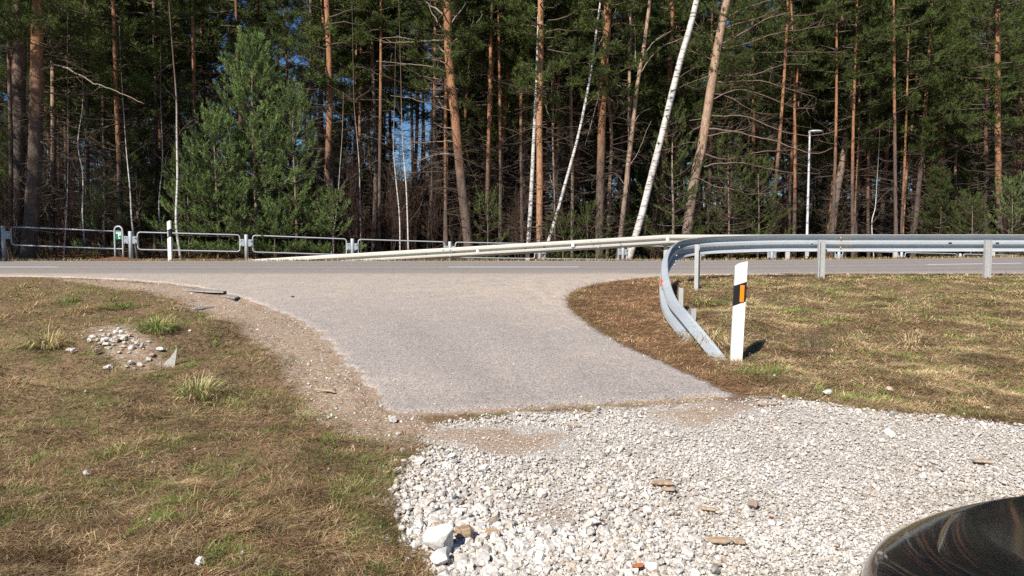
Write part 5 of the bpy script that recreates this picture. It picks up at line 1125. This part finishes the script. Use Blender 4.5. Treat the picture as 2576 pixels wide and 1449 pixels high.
# ---- leafless bushes of the brush layer (3 shapes, copied)
BUSH = []
for s in range(5):
    g = G(); S0, S1, SR = [], [], []
    Hh = rt.uniform(2.6, 4.6); ns = rt.integers(3, 7)
    for q in range(ns):
        az = rt.uniform(0, 6.28); sp = rt.uniform(.05, .38); n = 7; z = np.linspace(0, Hh * rt.uniform(.6, 1), n); P = np.stack([z * sp * cos(az) + np.cumsum(rt.normal(0, .05, n)), z * sp * sin(az) + np.cumsum(rt.normal(0, .05, n)), z - .1], 1)
        tube(g, P, np.linspace(.02, .006, n), 4, 0, caps=False)
        a, b, c = subtwigs(P, rt, 6.5, .75, .008, .35, 2, 1.0); S0 += a; S1 += b; SR += c
    sticks(g, np.array(S0), np.array(S1), np.array(SR), np.array(SR) * .5); BUSH.append(g.mesh('leafless_bush', M['twig_red']))
LM = [(-250, 30, 'left of the arching-limb pine'), (30, 130, 'at the foot of the arching-limb pine'), (130, 290, 'behind the first barrier frame'), (290, 420, 'between the hoop stand and the far white post'), (420, 560, 'between far white post and large young pine'), (560, 780, 'behind the large young pine'), (780, 900, 'right of the large young pine'), (900, 1060, 'around the close birch sapling pair'), (1060, 1240, 'behind the curved orange pine'), (1240, 1380, 'behind the straight orange pine'), (1380, 1500, 'behind the thin leaning birch'), (1500, 1600, 'behind the stout grey-orange pine'), (1600, 1720, 'behind the big leaning birch'), (1720, 1900, 'behind the bare-limbed leaning pine'), (1900, 2060, 'around the street lamp'), (2060, 2180, 'behind the crooked grey-brown pine'), (2180, 2340, 'between street lamp and knotty pine'), (2340, 2450, 'behind the knotty stoutest pine'), (2450, 2900, 'towards the right edge')]
def landmark(px):
    for a, b, s in LM:
        if a <= px < b: return s
    return 'beyond the picture edge'
HEROXY = [(o.location.x, o.location.y) for o in C.objects if o.get('category') in ('pine tree', 'birch tree', 'birch sapling', 'young pine', 'tree')]
placed = list(HEROXY)
def far_enough(x, y, d):
    return all((x - a) ** 2 + (y - b) ** 2 > d * d for a, b in placed)
nb = 0
for _ in range(2600):
    y = rt.uniform(25, 46); x = rt.uniform(-.74, .72) * y
    px = px_of((x, y, 1))[0]
    dens = np.interp(px, [0, 300, 480, 560, 760, 800, 1100, 1200, 1400, 2000, 2576], [1, 1, .8, .3, .4, 1, .9, .5, .35, .3, .3])
    if y < fence_y(x) + 1.2 or rt.uniform() > dens or not far_enough(x, y, .55): continue
    if nb >= 120: break
    o = mobj('leafless_bush', BUSH[nb % 5], None, (x, y, Hs(x, y)), rt.uniform(0, 6), (1, 1, rt.uniform(.7, 1.15))); lm = landmark(px)
    tag(o, ('brown leafless bush ' if y < 34 else 'dim brown leafless bush deeper in ') + lm, 'bush', ('leafless bushes near the edge ' if y < 34 else 'leafless bushes deeper ') + lm); nb += 1

# ---- the rows of pines behind
ng = 0; gen = []
def forest_density(px, y):
    d = np.interp(px, [-300, 0, 500, 700, 790, 1120, 1200, 1500, 2100, 2330, 2600, 2900], [1, 1, .9, .75, .7, .7, .95, 1, 1, .8, 1, 1])
    back = np.interp(px, [0, 500, 760, 1130, 1200, 2576], [70, 68, 62, 62, 84, 86]); return d * (y < back)
for _ in range(30000):
    if ng >= 235: break
    y = 27 + 60 * rt.uniform() ** .85; x = rt.uniform(-.74, .74) * y; px = px_of((x, y, 1))[0]
    if y < fence_y(x) + (4.6 if px > 1150 else 2.2) or rt.uniform() > forest_density(px, y) or not far_enough(x, y, 1.35 + .012 * y): continue
    if y < 31 and 480 < px < 900: continue
    placed.append((x, y)); gen.append((x, y, px)); ng += 1
for q in range(400):
    if len(gen) >= 235 + 48: break
    px = rt.choice([rt.uniform(1930, 2350), rt.uniform(1930, 2350), rt.uniform(800, 1130), rt.uniform(1200, 1720)]); y = 28.173 / (1 - .341 * (px - 1288) / F) + rt.uniform(2.5, 15); x = (px - 1288) / F * y
    if not far_enough(x, y, .7): continue
    placed.append((x, y)); gen.append((x, y, px + 10000))
gen.sort(key=lambda q: q[2]); cnt = {}
ORD = ['first', 'second', 'third', 'fourth', 'fifth', 'sixth', 'seventh', 'eighth', 'ninth', 'tenth']
for n, (x, y, px) in enumerate(gen):
    stem = px > 5000; px -= 10000 * stem; lm = landmark(px)
    if stem: key = 'stem'
    elif px > 1180: key = rt.choice(['low', 'mid', 'tall'], p=[.46, .36, .18])
    elif px > 760: key = rt.choice(['tall', 'mid', 'thin'], p=[.45, .3, .25])
    else: key = rt.choice(['tall', 'mid', 'thin', 'low'], p=[.42, .33, .2, .05])
    if key == 'low' and y < fence_y(x) + 8: key = 'mid'
    row = 0 if y < 38 else 1 if y < 52 else 2
    kind = {'low': 'low-boughed pine', 'mid': 'mid-height crowned pine', 'tall': 'bare-trunked tall pine', 'thin': 'pole-thin pine', 'stem': 'slim reddish pine'}[key]
    rowt = ['in the second row', 'deeper in', 'far back'][row]
    lab = f'{kind} {rowt} {lm}'; grp = f'{kind}s {rowt} {lm}'
    plant(key, int(rt.integers(0, 3)), x, y, rt.uniform(.85, 1.15), None, grp, lab, lean=(rt.normal(0, .018), rt.normal(0, .022)), zs=rt.uniform(.9, 1.15))
# understory evergreens, mostly on the right half
nu = 0
for _ in range(4000):
    if nu >= 54: break
    y = rt.uniform(28, 52); x = rt.uniform(-.72, .72) * y; px = px_of((x, y, 1))[0]
    p = np.interp(px, [0, 700, 1150, 1300, 1700, 2000, 2150, 2340, 2400, 2576], [.5, .5, .6, .8, 1, .35, .2, .2, 1, 1])
    if y < fence_y(x) + 2 or rt.uniform() > p or not far_enough(x, y, 1.0) or (760 < px < 1130 and y < 34): continue
    placed.append((x, y)); lm = landmark(px); nu += 1
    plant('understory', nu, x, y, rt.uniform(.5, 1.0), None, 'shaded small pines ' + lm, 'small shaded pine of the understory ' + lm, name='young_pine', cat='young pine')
for q in range(40):
    px = 790 + 380 * rt.uniform() if q < 20 else rt.choice([rt.uniform(-60, 420), rt.uniform(1240, 1900), rt.uniform(2380, 2600)])
    y = rt.uniform(38, 54) if q < 20 else rt.uniform(42, 64); x = (px - 1288) / F * y
    if y < fence_y(x) + 3 or not far_enough(x, y, .9): continue
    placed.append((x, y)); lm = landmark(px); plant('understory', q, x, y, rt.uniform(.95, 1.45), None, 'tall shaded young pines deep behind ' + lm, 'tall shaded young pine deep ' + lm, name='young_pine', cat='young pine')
# pines outside the picture on the sun side: their shade falls on the left part of the forest
for n, (x, y) in enumerate([(-21.5, 13), (-23, 17), (-25.5, 14.5), (-20.5, 18.5), (-24.5, 20), (-27, 18), (-29, 22), (-22, 22.5), (-18.6, 23.6), (-26, 25), (-19.2, 15.5), (-24, 11), (-27.5, 12), (-17.8, 20.6)]):
    plant('tall' if n % 2 else 'mid', n, x, y, .74 if y < 19 else .85, None, 'pines beyond the left picture edge', 'pine standing beyond the left picture edge, only its shade falls into view')

# the wood that closes the view far behind: one mass
g = G(); rf = np.random.default_rng(3)
far_t = crown_geo(2.5, 15, 2.4, 40, rf, None, tw=6, nl=.32, nw=.06, k=5); far_v = [generic_trunk(16, .15, rf, n=6) for _ in range(3)]
far_b = crown_geo(.3, 4.2, 1.6, 26, rf, None, tw=7, nl=.3, nw=.06, k=5)
for n in range(120):
    px = rf.uniform(-250, 2800); y = rf.uniform(88, 120) if px > 1180 else rf.uniform(66, 95); x = (px - 1288) / F * y
    if 770 < px < 1120 and rf.uniform() < .45: continue
    z = Hs(x, y); a = rf.uniform(0, 6); s = rf.uniform(.8, 1.15); P, R = far_v[n % 3]; k = G(); tube(k, P, R, 6, 1); g.merge(k, rotz(a) * s, (x, y, z)); g.merge(far_t, rotz(a) * s, (x, y, z))
for n in range(300):
    px = rf.uniform(-250, 2800); y = rf.uniform(60, 90) + (14 if px > 1180 else 0); x = (px - 1288) / F * y; g.merge(far_b, rotz(rf.uniform(0, 6)) * rf.uniform(.6, 1.2), (x, y, Hs(x, y)))
tag(g.build('distant_woods', NM), kind='stuff')
# low undergrowth on the forest floor
g = G(); n = 5200; y = rf.uniform(23.5, 60, n); x = rf.uniform(-.75, .75, n) * y; k = y > fence_y(x) + .5; x, y = x[k], y[k]; P = np.column_stack([x, y, H(x, y)]); n = len(P)
needles(g, P, np.tile([0, 0, 1.], (n, 1)), .05, .30, .022, 7, rf, 0, (.2, 1.4), np.array([[.08,.10,.03],[.16,.10,.055],[.11,.07,.04],[.22,.155,.085]])[rf.choice(4, n, p=[.3,.3,.2,.2])] * rf.uniform(.6, 1.3, (n, 1)))
for q in range(620):
    y = rf.uniform(36, 66); px = rf.uniform(-150, 2750) if q < 260 else rf.uniform(-100, 1230); x = (px - 1288) / F * y
    if y < fence_y(x) + 9: continue
    hh = rf.uniform(2.2, 6.0); S0, S1, SR = [], [], []
    for _ in range(5):
        b = np.array([rf.normal(0, .4), rf.normal(0, .4), 0]); e = b + np.array([rf.normal(0, .5), rf.normal(0, .5), hh * rf.uniform(.5, 1)]); S0.append(b); S1.append(e); SR.append(.018)
        for _ in range(16): m = b + (e - b) * rf.uniform(.15, 1); v = m + np.array([rf.normal(0, .5), rf.normal(0, .5), rf.uniform(-.05, .6)]); S0.append(m); S1.append(v); SR.append(.012)
    sticks(g, np.array(S0) + [x, y, Hs(x, y)], np.array(S1) + [x, y, Hs(x, y)], np.array(SR), np.array(SR) * .6, 0, np.array([.05, .035, .028]) * rf.uniform(.6, 1.2))
tag(g.build('undergrowth', M['blade']), kind='stuff')

# ================================================================== LIGHT, SKY, CAMERA
w = bpy.data.worlds.new('World'); bpy.context.scene.world = w; w.use_nodes = True; nt = w.node_tree; bg = nt.nodes['Background']
sky = nt.nodes.new('ShaderNodeTexSky'); sky.sky_type = 'NISHITA'; sky.sun_disc = False
SAZ, SEL = atan2(-.52, -.85), radians(43)           # direction towards the sun (x, y): behind the viewer, to the left
sky.sun_elevation = SEL; sky.sun_rotation = SAZ; sky.air_density = 1.0; sky.dust_density = .1; sky.ozone_density = 4.0; sky.altitude = 1500
hs = nt.nodes.new('ShaderNodeHueSaturation'); hs.inputs['Saturation'].default_value = 1.2; hs.inputs['Hue'].default_value = .503; nt.links.new(sky.outputs[0], hs.inputs['Color']); nt.links.new(hs.outputs[0], bg.inputs[0]); bg.inputs[1].default_value = SKY_STRENGTH
sd = bpy.data.lights.new('sun', 'SUN'); sd.energy = 4.6; sd.angle = radians(.55); sd.color = (1, .945, .87)
so = bpy.data.objects.new('sun', sd); C.objects.link(so)
import mathutils
dv_ = mathutils.Vector((sin(SAZ) * cos(SEL), cos(SAZ) * cos(SEL), sin(SEL))); so.rotation_euler = (dv_).to_track_quat('Z', 'Y').to_euler(); so.location = (-20, -30, 40)
cd = bpy.data.cameras.new('camera'); cd.sensor_width = 36; cd.lens = 36 * F / 2576; cd.clip_end = 2000; cd.clip_start = .05
co = bpy.data.objects.new('camera', cd); C.objects.link(co); co.location = (0, 0, EYE); co.rotation_euler = (pi/2 - TH, 0, 0)
sc = bpy.context.scene; sc.camera = co
vs = sc.view_settings; sc.display_settings.display_device = 'sRGB'; vs.view_transform = 'Standard'; vs.look = 'None'; vs.gamma = 1; vs.exposure = EXPOSURE
sc.cycles.use_denoising = False; sc.cycles.sample_clamp_indirect = 3; sc.cycles.sample_clamp_direct = 8; sc.cycles.max_bounces = 6; sc.cycles.diffuse_bounces = 3; sc.cycles.transparent_max_bounces = 4
